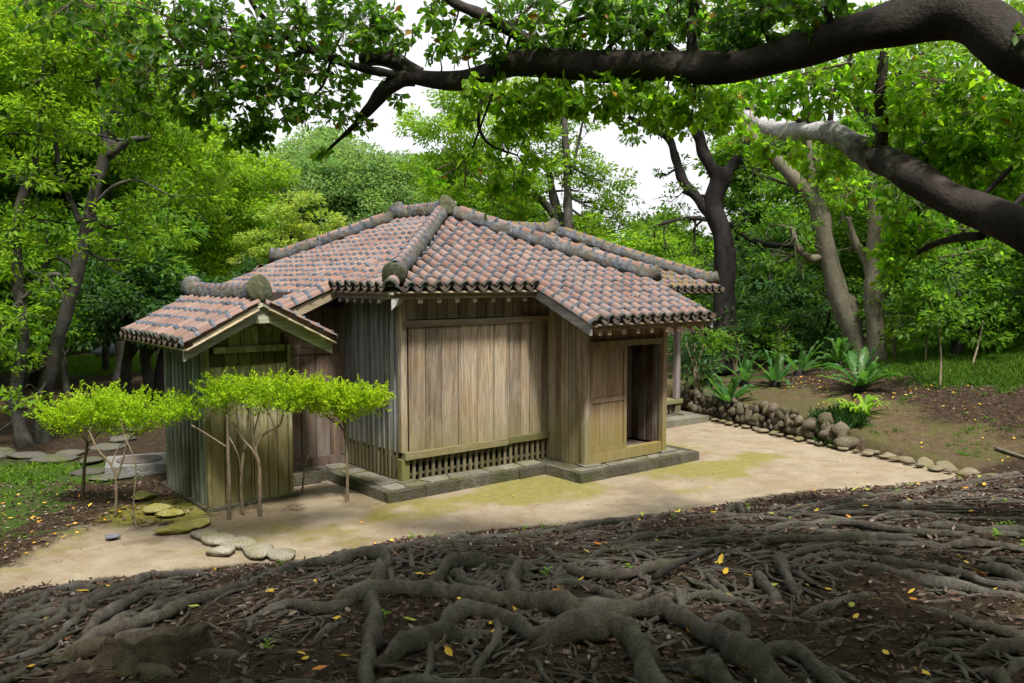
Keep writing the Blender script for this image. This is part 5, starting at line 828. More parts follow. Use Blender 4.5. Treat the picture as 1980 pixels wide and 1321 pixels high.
# ------------------------------------------------------------------ stones
def rock_mesh(seed, mt, ang=.35, sub=2):
    import bmesh
    bm = bmesh.new(); bmesh.ops.create_icosphere(bm, subdivisions=sub, radius=.5); r_ = np.random.default_rng(seed)
    ph = r_.uniform(0, 6.28, (5, 3)); k = r_.normal(0, 3.2, (5, 3))
    cut = [(lambda n_: n_/np.linalg.norm(n_))(r_.normal(0, 1, 3)) for _ in range(7)]; off = r_.uniform(.26, .42, 7)
    for v in bm.verts:
        p_ = np.array(v.co); f = 1+.10*sum(math.sin(k[i]@p_*(1.6+1.5*(i > 2))+ph[i, 0]) for i in range(5))
        p_ = p_*f
        for n_, o in zip(cut, off):
            e_ = p_@n_-o
            if e_ > 0: p_ = p_-n_*e_*.85
        v.co = p_
    me_ = bpy.data.meshes.new('stone'); bm.to_mesh(me_); bm.free(); me_.materials.append(mt); me_.polygons.foreach_set('use_smooth', np.ones(len(me_.polygons), bool)); return me_
ROCKS = [rock_mesh(i, ST_WALL) for i in range(6)]; KROCK = [rock_mesh(20+i, ST_KERB) for i in range(4)]; GROCK = [rock_mesh(60+i, ST_GREY) for i in range(3)]; PROCK = [rock_mesh(30+i, ST_PALE) for i in range(3)]; MROCK = [rock_mesh(40+i, ST_MOSSY) for i in range(3)]
rw = empty('rock_wall', (5.4, 18.5, 0)); tag(rw, 'rough dry stone wall of brown coral rocks holding the fern bank', 'wall', kind='thing')
def addstone(par, me_, x, y, z, s, sq=1., rot=None):
    l = par.location
    return link('stone', me_, par, (x-l.x, y-l.y, z-l.z), rot or tuple(rng.uniform(0, 6.28, 3)), (s*rng.uniform(.85, 1.2), s*rng.uniform(.8, 1.1), s*sq))
y = 21.6
while y > 16.25:
    hw_ = float(np.interp(y, HY, HH)); big = 1.0 if y > 17.2 else 1.35
    z = .08; k = 0
    while z < hw_+.06:
        s = rng.uniform(.15, .28)*big; yy = y+rng.uniform(-.05, .05)+(k % 2)*.1
        addstone(rw, random.choice(ROCKS), float(np.interp(yy, WY, WX))-.03+k*.045+rng.uniform(-.04, .03), yy, z+s*.22, s)
        z += s*.58; k += 1
    y -= .165*big
addstone(rw, ROCKS[1], 6.36, 16.15, .12, .50, .5, (0.1, 0, .5)); addstone(rw, ROCKS[2], 6.14, 16.6, .2, .46, .7, (0, .1, .2)); addstone(rw, ROCKS[3], 6.62, 16.05, .15, .30)
kb = empty('stone_kerb', (7.1, 15, 0)); tag(kb, 'low kerb of worn tan stones edging the court below the bank', 'kerb', kind='thing')
for y, s in ((15.75, .36), (15.42, .42), (15.08, .40), (14.75, .46), (14.40, .52), (14.05, .50), (13.72, .46), (13.42, .4)):
    addstone(kb, random.choice(KROCK), float(np.interp(y, WY, WX))+.04, y, .02, s, .5, (rng.uniform(-.15, .15), rng.uniform(-.15, .15), rng.uniform(0, 6.28)))
for i, y in enumerate(np.arange(19.6, 13.6, -.24)):
    addstone(kb, random.choice(KROCK), float(np.interp(y, WY, WX))-.24+rng.uniform(-.04, .04), y, .05, rng.uniform(.16, .28), .38, (0, 0, rng.uniform(0, 6.28)))
el = empty('edging_stones', (-7, 13.5, 0)); tag(el, 'row of flat grey stones edging the path behind the left shrub', 'stones', kind='thing')
for (x, y) in STONES['edgeL']: addstone(el, random.choice(GROCK), x, y, .035, rng.uniform(.5, .75), .24, (0, 0, rng.uniform(0, 6.28)))
t_ = tag(link('mossy_stone', MROCK[0], None, (STONES['mossy'][0][0], STONES['mossy'][0][1], .06), (0, 0, .6), (.62, .40, .11)), 'yellow mossy stone at the near end of the stepping row', 'stone', 'mossy stones left of the shed')
for (x, y), lb in zip(STONES['mossy'][1:], ('flat yellow mossy stone touching the pale limestone slab', 'mossy stone between the shrub stems and the shed', 'dark mossy stone beside the thin left shrub stem', 'mossy stone nearest the concrete slab')):
    tag(link('mossy_stone', random.choice(MROCK), None, (x, y, .055), (0, 0, rng.uniform(0, 6)), (rng.uniform(.4, .6), rng.uniform(.35, .5), .09)), lb, 'stone', 'mossy stones left of the shed')
for (x, y), sx, lb in zip(STONES['pale'], (.42, .5, .6, .5, .42, .34), ('pale limestone block at the upper end of the broken row', 'second pale limestone block of the broken row', 'widest pale limestone block in the middle of the row', 'flat pale limestone block before the last', 'last pale limestone block reaching the roots', 'small pale stone tucked below the limestone row')):
    tag(link('limestone_block', random.choice(PROCK), None, (x, y, .045), (rng.uniform(-.1, .1), 0, 2.5+rng.uniform(-.3, .3)), (sx*1.15, .42, .13)), lb, 'stone', 'pale limestone blocks on the court')
# slab with round lid
sb = empty('drain_slab', (-6.28, 14.42, .04), .42); tag(sb, 'square concrete drain slab with a dark round lid behind the shed', 'slab')
mb = MB(); mb.prism([(-.52, -.5), (.50, -.52), (.52, .5), (-.5, .52)], -.1, .13); mb.build('slab', ST_SLAB, sb)
mb = MB(); mb.prism([(.36*math.cos(t), .36*math.sin(t)) for t in np.linspace(0, 6.283, 24, endpoint=False)], .125, .15); mb.build('lid', ST_LID, sb)
tag(link('boulder', rock_mesh(77, stone_mat('blue_grey_rock', (.16, .19, .24), (.28, .32, .38), .1)), None, (ROCKFAR[0], ROCKFAR[1], .25), (0, 0, .3), (1.3, .8, .8)), 'blue grey boulder on the far lawn edge', 'boulder')
tag(link('paving_stone', rock_mesh(78, stone_mat('slate_blue_stone', (.12, .13, .17), (.2, .21, .26), .0)), None, (-4.92, 10.45, .05), (0, 0, .2), (.22, .15, .05)), 'small slate blue flat stone on the bare path', 'stone')

# ------------------------------------------------------------------ foliage
def norm(v): return v/(np.linalg.norm(v, axis=-1, keepdims=True)+1e-9)
LEAF4 = (np.array([(0, 0, 0), (-.5, .45, .10), (0, 1, -.06), (.5, .45, .10)]), np.array([(0, 3, 2), (0, 2, 1)]))
LEAF6 = (np.array([(0, 0, 0), (-.30, .35, .05), (-.48, .68, .06), (0, 1, -.10), (.48, .68, .06), (.30, .35, .05), (0, .5, -.015)]),
         np.array([(0, 5, 6), (5, 4, 6), (4, 3, 6), (3, 2, 6), (2, 1, 6), (1, 0, 6)]))
def leaf_arrays(P, D_, N, L, W, tmpl):
    D_ = norm(D_); X_ = norm(np.cross(D_, N)); N_ = np.cross(X_, D_)
    T, Fc = tmpl; n = len(P); k = len(T); L = np.broadcast_to(L, n); W = np.broadcast_to(W, n)
    V = P[:, None]+X_[:, None]*(T[None, :, 0]*W[:, None])[..., None]+D_[:, None]*(T[None, :, 1]*L[:, None])[..., None]+N_[:, None]*(T[None, :, 2]*L[:, None])[..., None]
    return V.reshape(-1, 3), (np.arange(n)[:, None, None]*k+Fc[None]).reshape(-1, 3)
def leaf_obj(name, parts, mt, parent=None, loc=(0, 0, 0), smooth=False):
    off = 0; Vs = []; Fs = []; Ms = []
    for i, (V, F_) in enumerate(parts): Vs.append(V); Fs.append(F_+off); off += len(V); Ms.append(np.full(len(F_), i))
    me_ = npmesh(name, np.vstack(Vs)-np.array(loc), np.vstack(Fs), mt, smooth, np.concatenate(Ms))
    o = link(name, me_, parent); return o
def ball(n, r_=rng):
    d = norm(r_.normal(0, 1, (n, 3))); return d*(r_.uniform(0, 1, n)**.38)[:, None]
def clump_leaves(C_, L, wr=.45, dens=1., flat=.62, size_jit=.3, tmpl=LEAF4, sub=1.0):
    """leaf sprays: every clump is broken into small layered tufts so that it has its own light and dark sides"""
    Ps = []; Ds = []; Ns = []
    for (x, y, z, r) in C_:
        nt = max(6, int(17*sub*(r/.9)**1.6)); tc = ball(nt)*[r, r, r*flat]+[x, y, z]
        tr = r*.30; nl = max(10, int(dens*42*(tr/.27)**2/(L/.16)**1.7))
        q = ball(nt*nl).reshape(nt, nl, 3); p_ = tc[:, None]+q*[tr*1.25, tr*1.25, tr*.55]
        outw = norm(tc-np.array([x, y, z]))[:, None]+q*1.0+[0, 0, -.25]+rng.normal(0, .45, q.shape)
        Ps.append(p_.reshape(-1, 3)); Ds.append(outw.reshape(-1, 3)); Ns.append((np.array([0, 0, 1.])+rng.normal(0, .55, q.shape)+.35*norm(tc-np.array([x, y, z]))[:, None]).reshape(-1, 3))
    P_ = np.vstack(Ps); n = len(P_); Ls = L*rng.uniform(1-size_jit, 1+size_jit, n)
    return leaf_arrays(P_, np.vstack(Ds), np.vstack(Ns), Ls, Ls*wr, tmpl)
def tubes(paths, k=8, rough=.12, n=8, squash=1.):
    nb = NB()
    for i, p_ in enumerate(paths):
        c_ = catmull(np.array(p_, float), n); V, Q_ = tube(c_[:, :3], np.maximum(c_[:, 3], .002), k, squash, rough, True, i); nb.add(V, Q_)
    return nb
def shift(paths, o): return [[(p_[0]-o[0], p_[1]-o[1], p_[2]-o[2], p_[3]) for p_ in q] for q in paths]
def nearest(pts, c_): d = np.linalg.norm(pts[:, :3]-np.asarray(c_)[:3], axis=1); return pts[int(d.argmin())]
def bgtree(key, name, label, mt, bk, L, paths=None, base=None, dens=1., group=None, cat='tree', flat=.62, wr=.45, lean=0.):
    C_ = CROWNS[key]
    if paths is None:
        bx_, by_, bz_ = base; top = max(c[2] for c in C_); cx = sum(c[0] for c in C_)/len(C_); cy = sum(c[1] for c in C_)/len(C_)
        r0 = .07+.016*top
        paths = [[(bx_, by_, bz_-.2, r0*1.3), (bx_+.1, by_, bz_+.8, r0), (bx_*.6+cx*.4+.15, by_*.6+cy*.4, bz_+(top-bz_)*.45, r0*.75), (cx, cy, top*.8, r0*.35), (cx+.1, cy, top, r0*.12)]]
    o = tuple(paths[0][0][:3]); t = empty(name, (o[0], o[1], o[2])); tag(t, label, cat, group)
    tubes(shift(paths[:1], o), 10, .14).build('trunk', bk, t)
    if len(paths) > 1:
        for q in paths[1:]: tubes(shift([q], o), 8, .14).build('limb', bk, t)
    sk = np.vstack([catmull(np.array(q, float), 6) for q in paths]); br = []
    for c in C_:
        s_ = nearest(sk[len(sk)//8:], c); e_ = np.array(c[:3])-[0, 0, c[3]*.2]; md = (s_[:3]+e_)/2+[0, 0, -.15*np.linalg.norm(e_-s_[:3])*.5]+rng.normal(0, .08, 3)
        r_ = min(s_[3]*.6, .03+.02*c[3]); br.append([tuple(s_[:3])+(r_,), tuple(md)+(r_*.65,), tuple(e_)+(r_*.35,)])
        for _ in range(3):
            f = e_+rng.normal(0, .5, 3)*c[3]; br.append([tuple(md)+(r_*.4,), tuple((md+f)/2+rng.normal(0, .05, 3))+(r_*.3,), tuple(f)+(.006,)])
    tag(tubes(shift(br, o), 5, .1, 4).build('branches', bk, t), kind='stuff')
    tag(leaf_obj('crown', [clump_leaves(C_, L, wr, dens, flat)], [mt], t, o), kind='stuff')
    return t
bgtree('TWIN', 'twin_trunk_tree', 'tall grey twin trunked tree leaning in from the left edge', LF_TWIN, BK_GREY, .12, [[(x_, y_, z_, r_*.6) for x_, y_, z_, r_ in q] for q in TWIN], dens=1.15)
bgtree('DARK', 'dark_trunk_tree', 'tree with nearly black forking trunk behind the hall roof', LF_MID, BK_DARK, .12, [[(x_, y_, z_, r_*.85) for x_, y_, z_, r_ in q] for q in DARK], dens=.8)
bgtree('PALE', 'pale_trunk_tree', 'pale smooth barked tree with two stems on the fern bank', LF_MID, BK_PALE, .14, [[(x_, y_, z_, r_*.82) for x_, y_, z_, r_ in q] for q in PALE], dens=.9)
bgtree('MID', 'layered_tree', 'tall tree with slender pale stems right behind the house ridge', LF_TWIN, BK_GREY, .135, MID, dens=.9, flat=.5)
bgtree('FLUSH', 'flushing_tree', 'round tree with yellow flushing leaves just left of the roof ridge', LF_FLUSH, BK_GREY, .13, None, BASES['FLUSH'], dens=1.2)
bgtree('ROUND', 'broad_leafed_tree', 'broad light green tree above the shed roof', LF_TWIN, BK_GREY, .16, None, BASES['ROUND'], dens=.85)
bgtree('BLUE', 'blue_green_tree', 'dull blue green tree farther back left of the ridge', LF_BLUE, BK_GREY, .19, None, BASES['BLUE'], dens=.75)
bgtree('FEATHER', 'feathery_tree', 'feathery pale tree standing against the sky at centre left', LF_BLUE, BK_GREY, .24, None, BASES['FEATHER'], dens=.6)
bgtree('BEHINDL', 'dark_understorey_tree', 'dark green low tree directly behind the shed', LF_DARKG, BK_DARK, .18, None, BASES['BEHINDL'])
bgtree('LEFTFAR', 'shaded_tree', 'shaded green tree behind the twin trunks at the left edge', LF_MID, BK_DARK, .19, None, BASES['LEFTFAR'])
bgtree('UPLEFT', 'high_crowned_tree', 'high bright crown filling the upper left behind the twin trunks', LF_TWIN, BK_GREY, .16, None, BASES['UPLEFT'])
bgtree('RIGHTB', 'leafy_bank_tree', 'leafy low tree over the grass slope at the right edge', LF_MID, BK_DARK, .15, None, BASES['RIGHTB'], dens=.9)
bgtree('RIGHTC', 'rear_bank_tree', 'tall tree closing the view behind the pale stems at right', LF_MID, BK_DARK, .17, None, BASES['RIGHTC'], dens=.8)
bgtree('RIGHTD', 'hall_side_tree', 'dark bushy tree between the black trunk and the pale stems', LF_DARKG, BK_DARK, .18, None, BASES['RIGHTD'])
bgtree('HIGHR', 'airy_tree', 'tall airy yellow green crown above the big limb at upper right', LF_TWIN, BK_GREY, .16, None, BASES['HIGHR'], dens=.6)
bgtree('RIDGEBACK', 'low_fresh_tree', 'low fresh green tree peeping over the hall roof', LF_TWIN, BK_GREY, .20, None, BASES['RIDGEBACK'])
def far_tree_clumps(n, x0, x1, y0, y1, top):
    C_ = []
    for _ in range(n):
        x, y = rng.uniform(x0, x1), rng.uniform(y0, y1); C_.append((x, y, rng.uniform(.6, top), rng.uniform(1.4, 2.6)))
    return C_
FW = far_tree_clumps(90, -44, -14, 40, 56, 10)+far_tree_clumps(60, -24, -2, 50, 62, 9.5)+far_tree_clumps(40, -6, 9, 44, 56, 7)+far_tree_clumps(22, 7, 13, 44, 54, 4)+far_tree_clumps(90, 12, 40, 34, 50, 11)+far_tree_clumps(30, -34, -18, 22, 40, 8)+far_tree_clumps(30, 14, 24, 14, 34, 9)
tag(leaf_obj('far_woodland', [clump_leaves(FW, .28, .5, 1.0)], [LF_MID]), 'mass of far woodland closing the view behind the house', 'woodland', kind='stuff')
SW = far_tree_clumps(70, -30, -13, -14, 20, 11)+far_tree_clumps(80, 13, 32, -14, 16, 12)+far_tree_clumps(80, -24, 26, -30, -14, 12)
tag(leaf_obj('unseen_woodland', [clump_leaves(SW, .5, .5, 1.0)], [LF_MID]), 'unseen woodland added beside and behind the viewer to block sky light', 'woodland', kind='stuff')  # out-of-view trees added to hold back low sky light
UG = far_tree_clumps(36, 4.5, 16, 23, 29, 1.4)+far_tree_clumps(30, -30, -17, 20, 27, 1.2)+far_tree_clumps(26, -20, 4, 40, 44, 2)
UG = [(x, y, float(hgt(x, y))+z*.7, .75) for x, y, z, r in UG]
tag(leaf_obj('undergrowth', [clump_leaves(UG, .17, .42, .8)], [LF_DARKG]), 'dark shrubby undergrowth below the trees', 'undergrowth', kind='stuff')
# slim trunks on the far lawn
for (x, y, r), lb in zip(FARTRUNKS, ('leaning slim trunk left of the shed wall', 'forked slim trunk nearest the shed wall', 'thin dark trunk between the twin trunks and the lawn', 'slim trunk behind the shed eave', 'slim dark trunk in front of the lawn')):
    s_ = rng.uniform(-.5, .9); t = empty('slim_tree', (x, y, 0)); tag(t, lb, 'tree', 'slim trunks left of the shed')
    r *= .45; tubes([[(0, 0, -.1, r*1.3), (s_*.2, 0, 1, r), (s_*.6, .1, 2.2, r*.8), (s_*1.1, .2, 3.6, r*.55), (s_*1.2, .3, 5.2, r*.2)]], 8, .14).build('trunk', BK_GREY, t)
    tubes([[(s_*.2, 0, 1.0, r*.6), (s_*.2+.4, .1, 1.6, r*.45), (s_*.2+.6, .2, 2.6, r*.3), (s_*.2+.8, .2, 4, r*.1)]], 6, .1).build('limb', BK_GREY, t)
    C_ = [(x+s_*1.2+rng.uniform(-1, 1), y+rng.uniform(-.5, 1), rng.uniform(3.4, 5.2), .8) for _ in range(5)]
    leaf_obj('crown', [clump_leaves(C_, .18, .45, .8)], [LF_MID], t, (x, y, 0))
# shrubs on the bank
SL = ('glossy dark shrub beside the veranda post', 'shrub behind the first fern left of the dry wall', 'dark shrub at the foot of the black trunk', 'shrub behind the second row of ferns', 'shrub left of the pale stems', 'tall shrub behind the black trunk', 'light green shrub right of the pale stems', 'shrub at the top of the grass slope', 'shrub just behind the pale stem', 'shrub at the far right below the big limb', 'low shrub in the middle of the grass slope top', 'shrub cut by the right picture edge', 'yellow green shrub seen past the veranda post')
for (x, y, r, h, k), lb in zip(SHRUBS, SL):
    z = float(hgt(x, y)); t = empty('bank_shrub', (x, y, z)); tag(t, lb, 'shrub', 'shrubs on the fern bank')
    st = [[(0, 0, -.1, .03), (rng.uniform(-.1, .1), 0, h*.4, .022), (rng.uniform(-.4, .4)*r, rng.uniform(-.4, .4)*r, h*.9, .008)] for _ in range(4)]
    tubes(st, 6, .1).build('stems', BK_TWIG, t)
    C_ = [(x+rng.uniform(-.6, .6)*r, y+rng.uniform(-.6, .6)*r, z+h*rng.uniform(.25, 1), r*.55) for _ in range(9)]
    leaf_obj('foliage', [clump_leaves(C_, .13 if k < 2 else .11, .42, 1.0)], [(LF_DARKG, LF_MID, LF_TWIN)[k]], t, (x, y, z))
for q, lb in zip(SAPL, ('thin sapling on the litter below the leafy bank tree', 'leaning thin sapling on the grass slope', 'thin sapling rising behind the largest fern')):
    o = q[0]; t = empty('sapling', o); tag(t, lb, 'sapling', 'saplings on the bank')
    pp = [tuple(np.array(p_)-o)+(r,) for p_, r in zip(q, (.025, .02, .014, .006))]; tubes([pp], 6, .1).build('stem', BK_TWIG, t)
    C_ = [(q[-1][0]+rng.uniform(-.4, .4), q[-1][1]+rng.uniform(-.3, .3), q[-1][2]+rng.uniform(-.4, .3), .34) for _ in range(6)]
    leaf_obj('foliage', [clump_leaves(C_, .16, .36, .7)], [LF_MID], t, o)
o = LEAN[0]; tag(tubes(shift([[tuple(LEAN[0])+(.05,), tuple((np.array(LEAN[0])+LEAN[1])/2)+(.045,), tuple(LEAN[1])+(.04,)]], (0, 0, 0)), 7).build('leaning_post', BK_GREY, None), 'bare grey pole leaning between the ferns and pale stems', 'pole')
# ferns
def frond_mesh(seed, L=1., wd=.085, arch=.5):
    r_ = np.random.default_rng(seed); n = 22; t = np.linspace(0, 1, n)
    # pinnate strap: wavy, toothed margin, arching over
    x = t*L*(1-.18*arch*t*t); z = L*(.95*t-.75*arch*t**2.4)
    w_ = wd*np.sin(np.clip(t*1.02, 0, 1)**.75*math.pi)**.7*(1+.22*np.where(np.arange(n) % 2, 1, -1))+.004
    wav = .022*np.sin(t*21+r_.uniform(0, 6))
    V = []
    for i in range(n):
        V += [(x[i], -w_[i], z[i]+.25*w_[i]+wav[i]), (x[i], -w_[i]*.5, z[i]+.06*w_[i]), (x[i], 0, z[i]-.01), (x[i], w_[i]*.5, z[i]+.06*w_[i]), (x[i], w_[i], z[i]+.25*w_[i]-wav[i])]
    Q_ = [(i*5+j, (i+1)*5+j, (i+1)*5+j+1, i*5+j+1) for i in range(n-1) for j in range(4)]
    return npmesh('frond', np.array(V), np.array(Q_), LF_FERN, True)
FR = [frond_mesh(i, 1., .075+.02*(i % 2), (.35, .55, .75, .9)[i % 4]) for i in range(4)]
FL = ('bright fern growing on top of the dry stone wall', 'largest fern with broad upright fronds on the mound', 'dark fern behind the largest one beside the pale stems', 'blue green fern in the middle of the bank', 'fern half hidden behind the middle of the bank', 'dark fern right behind the wall top fern', 'fern under the dark shrub next to the veranda')
for (x, y, z, L, n, s_), lb in zip(FERNS, FL):
    t = empty('birds_nest_fern', (x, y, z+.05)); tag(t, lb, 'fern', 'ferns on the bank')
    for i in range(n):
        az = i*2.399+rng.uniform(-.3, .3); el_ = rng.uniform(-.25, .45) if i > 3 else rng.uniform(-.7, -.3); k = L*rng.uniform(.62, .92)
        link('frond', FR[rng.integers(4)], t, (.05*math.cos(az), .05*math.sin(az), 0), (rng.uniform(-.25, .25), el_, az), (k*.9, k, k*(.95 if el_ > 0 else 1.0)))
    nb = NB(); c_ = np.array([(0, 0, -.2, .12), (0, 0, -.05, .13), (0, 0, .06, .08)]); V, Q_ = tube(c_[:, :3], c_[:, 3], 9, 1, .3); nb.add(V, Q_); nb.build('root_ball', BK_DARK, t)
def blades(name, pts, L, wd, mt, label, cat, spread=.5, per=10, kind='stuff', parent=None):
    P_ = np.repeat(pts, per, 0)+rng.normal(0, .035, (len(pts)*per, 3))*[1, 1, 0]; n = len(P_)
    D_ = np.array([0, 0, 1.])+rng.normal(0, spread, (n, 3)); D_[:, 2] = np.abs(D_[:, 2])+.15
    N_ = rng.normal(0, 1, (n, 3)); Ls = L*rng.uniform(.5, 1.3, n)
    o = leaf_obj(name, [leaf_arrays(P_, D_, N_, Ls, wd*rng.uniform(.7, 1.3, n), LEAF4)], [mt], parent)
    if label: tag(o, label, cat, kind=kind)
    return o
def scatter(n, x0, x1, y0, y1, cond):
    x = rng.uniform(x0, x1, n); y = rng.uniform(y0, y1, n); k = cond(x, y); x, y = x[k], y[k]
    return np.stack([x, y, ground_z(x, y)], 1)
def mk(i): return lambda x, y: masks(x, y)[i] > rng.uniform(.25, .8, len(x))
gl = scatter(6500, -13, -4.8, 8.4, 16, lambda x, y: masks(x, y)[2]*(.65+.6*vnoise(x*1.7, y*1.7, 61)) > rng.uniform(.3, 1., len(x)))
blades('ground_cover', gl, .085, .03, LF_LAWN, 'low bright green ground cover at the lower left', 'ground cover', 1.0, 9)
gr = scatter(15000, 7.5, 16, 14, 26, mk(2)); blades('slope_grass', gr, .12, .014, LF_GRASS, 'short shaded grass on the slope at right', 'grass', .6, 10)
gf = scatter(5000, -20.5, -10, 28, 38, mk(2)); blades('lawn', gf, .12, .03, LF_LAWN, 'sunlit patch of lawn far behind the twin trunks', 'lawn', .5, 8)
# clumps on the right
x, y, z = 6.5, 16.85, float(hgt(6.5, 16.85))
c_ = np.array([(6.32+rng.uniform(-.42, .42), 16.75+rng.uniform(-.35, .4), 0) for _ in range(90)]); c_[:, 2] = hgt(c_[:, 0], c_[:, 1])
t = blades('mondo_grass', c_, .26, .011, LF_DARKG, 'dark tufted grass clump spilling over the dry stone wall', 'grass clump', .75, 16, 'thing')
t = empty('strap_leaf_plant', (6.85, 17.0, float(hgt(6.85, 17.0)))); tag(t, 'bright strap leaved lily clump behind the dark tufted grass', 'plant')
STRAP = npmesh('leaf', np.array([(w_*s, x_, z_) for x_, z_, w_ in ((0, 0, .012), (.12, .22, .028), (.28, .36, .034), (.45, .38, .028), (.58, .30, .004)) for s in (-1, 0, 1)])-np.array([(0, 0, .006 if i % 3 == 1 else 0) for i in range(15)]), np.array([(r*3+c, r*3+c+1, r*3+c+4, r*3+c+3) for r in range(4) for c in range(2)]), LF_SPROUT, True)
for i in range(26): link('leaf', STRAP, t, (rng.uniform(-.22, .22), rng.uniform(-.15, .15), 0), (rng.uniform(-.25, .15), 0, i*2.4), (1.2,)+(rng.uniform(.6, 1.05),)*2)

# ------------------------------------------------------------------ trimmed shrubs
TL = {'W': 'leftmost lime green trimmed shrub with flat open crown', 'M': 'middle lime green trimmed shrub on three twisting stems before the shed', 'E': 'right hand lime green trimmed shrub on one slim stem'}
for key in ('W', 'M', 'E'):
    sp = TOPI[key]; o = sp['stems'][0][0][:3]; o = (o[0], o[1], 0.); t = empty('trimmed_shrub', o); tag(t, TL[key], 'shrub', 'flat trimmed shrubs in a row')
    for q in sp['stems']: tubes(shift([[(a, b, c-(.04 if i == 0 and c < .3 else 0), r*.65) for i, (a, b, c, r) in enumerate(q)]], o), 7, .16, 6).build('stem', BK_TWIG, t)
    sk = np.vstack([catmull(np.array(q), 5) for q in sp['stems']]); br = []
    Pq = []; Dq = []
    for (x, y, z, rx, rz, n) in sp['blobs']:
        nt = n//25; tc = ball(nt)*[rx*1.0, rx*.9, rz*1.25]+[x, y, z]; tc[:, 2] += .03*np.sin(tc[:, 0]*17)+.02*np.sin(tc[:, 0]*41+1)
        for c_ in tc[::5]:
            s_ = nearest(sk, c_); m_ = (s_[:3]*.5+c_*.5)+[0, 0, -.05]; br.append([tuple(s_[:3])+(.005,), tuple(m_)+(.0035,), tuple(c_)+(.0015,)])
        q = ball(nt*20).reshape(nt, 20, 3); p_ = tc[:, None]+q*[.09, .09, .055]; Pq.append(p_.reshape(-1, 3)); Dq.append((q+[0, 0, .25]+rng.normal(0, .4, q.shape)).reshape(-1, 3))
    for (x, y, z, rx, rz, n) in sp['blobs']:                       # loose sprigs that break the outline
        for _ in range(int(58*rx/.3)):
            a_0 = rng.uniform(0, 6.28); b0 = np.array([x+math.cos(a_0)*rx*rng.uniform(.2, 1.05), y+math.sin(a_0)*rx*.9*rng.uniform(.2, 1), z+rz*rng.uniform(-.6, 1.2)]); d0 = norm(np.array([math.cos(a_0)*.7, math.sin(a_0)*.7, rng.uniform(.2, 1)])+rng.normal(0, .3, 3)); f = rng.uniform(0, .19, 22)[:, None]
            Pq.append(b0+d0*f); Dq.append(d0*.6+rng.normal(0, .7, (22, 3)))
    P_ = np.vstack(Pq); n = len(P_); Ls = rng.uniform(.028, .05, n)
    leaf_obj('crown', [leaf_arrays(P_, np.vstack(Dq), np.array([0, 0, 1.])+rng.normal(0, .5, (n, 3)), Ls, Ls*.48, LEAF4)], [LF_TOPI], t, o)
    tag(tubes(shift(br, o), 4, 0, 3).build('twigs', BK_TWIG, t), kind='stuff')
o = SPRIG[0][:3]; t = tubes(shift([[(a, b, max(c, -.02), r) for a, b, c, r in SPRIG]], (0, 0, 0)), 6).build('bare_sprig', BK_TWIG); tag(t, 'bare thin sprig in the ground between shed and house', 'sprig')

# ------------------------------------------------------------------ the great tree: trunk, limbs, roots, leaves
GT = (6.7, 6.9, float(hgt(6.7, 6.9))); big = empty('spreading_tree', GT)
tag(big, 'great spreading tree whose dark limbs arch overhead and roots mat the foreground', 'tree')
tubes(shift([[(6.75, 6.95, .9, .85), (6.72, 6.92, 1.5, .62), (6.72, 6.9, 2.4, .5), (6.9, 6.9, 4.0, .42), (7.1, 6.8, 6.0, .33), (7.2, 6.6, 8.2, .18)]], GT), 16, .16).build('trunk', BK_LIMB, big)
tubes(shift(LIMBS[:1], GT), 18, .13, 9).build('limb', BK_LIMB, big)
tubes(shift(LIMBS[1:], GT), 18, .13, 9).build('limb', BK_LOWER, big)
for q in BRANCHES: tubes(shift([q], GT), 8, .12, 7).build('branch', BK_LIMB, big)
knob = []
for (lx, t_, rr) in ((0, .30, .09), (0, .52, .07), (1, .45, .07), (1, .62, .05)): pass
SK = np.vstack([catmull(np.array(q), 6) for q in LIMBS+BRANCHES]); SK = SK[SK[:, 1] > 6.3]
def spray(S_, L0=.106):
    """whorls of obovate leaves at twig ends; returns leaf frames and twigs"""
    P_ = []; D_ = []; N_ = []; Ls = []; tw = []
    for (x, y, z, r, n, k) in S_:
        C0 = np.array([x, y, z]); s_ = nearest(SK, C0); jn = C0+rng.normal(0, .1, 3)*r
        tw.append([tuple(s_[:3])+(min(.012, s_[3]*.5),), tuple((s_[:3]+jn)/2+rng.normal(0, .04, 3))+(.008,), tuple(jn)+(.005,)])
        tc = ball(int(n*1.7))*[r, r*1.25, r*.85]+C0
        for c_ in tc:
            a = jn+(c_-jn)*rng.uniform(.0, .35); tw.append([tuple(a)+(.004,), tuple((a+c_)/2+rng.normal(0, .02, 3))+(.003,), tuple(c_)+(.0018,)])
            ax = norm(c_-jn+rng.normal(0, .06, 3)+[0, 0, -.05]); nl = rng.integers(6, 11)
            for i in range(nl):
                d = norm(rng.normal(0, 1, 3)); d = norm(d-ax*(d@ax)*.6+ax*rng.uniform(.1, .8)+[0, 0, -.15])
                P_.append(c_-ax*rng.uniform(0, .07)); D_.append(d); N_.append(norm(ax*.8+[0, 0, .5]+rng.normal(0, .35, 3))); Ls.append(L0*rng.uniform(.65, 1.15))
    return np.array(P_), np.array(D_), np.array(N_), np.array(Ls), tw
lv = {}
twigs = []
for k, mt in ((0, LF_NEAR), (1, LF_BACKLIT)):
    lv[k] = spray([s_ for s_ in SPRAYS if s_[5] == k]); twigs += lv[k][4]
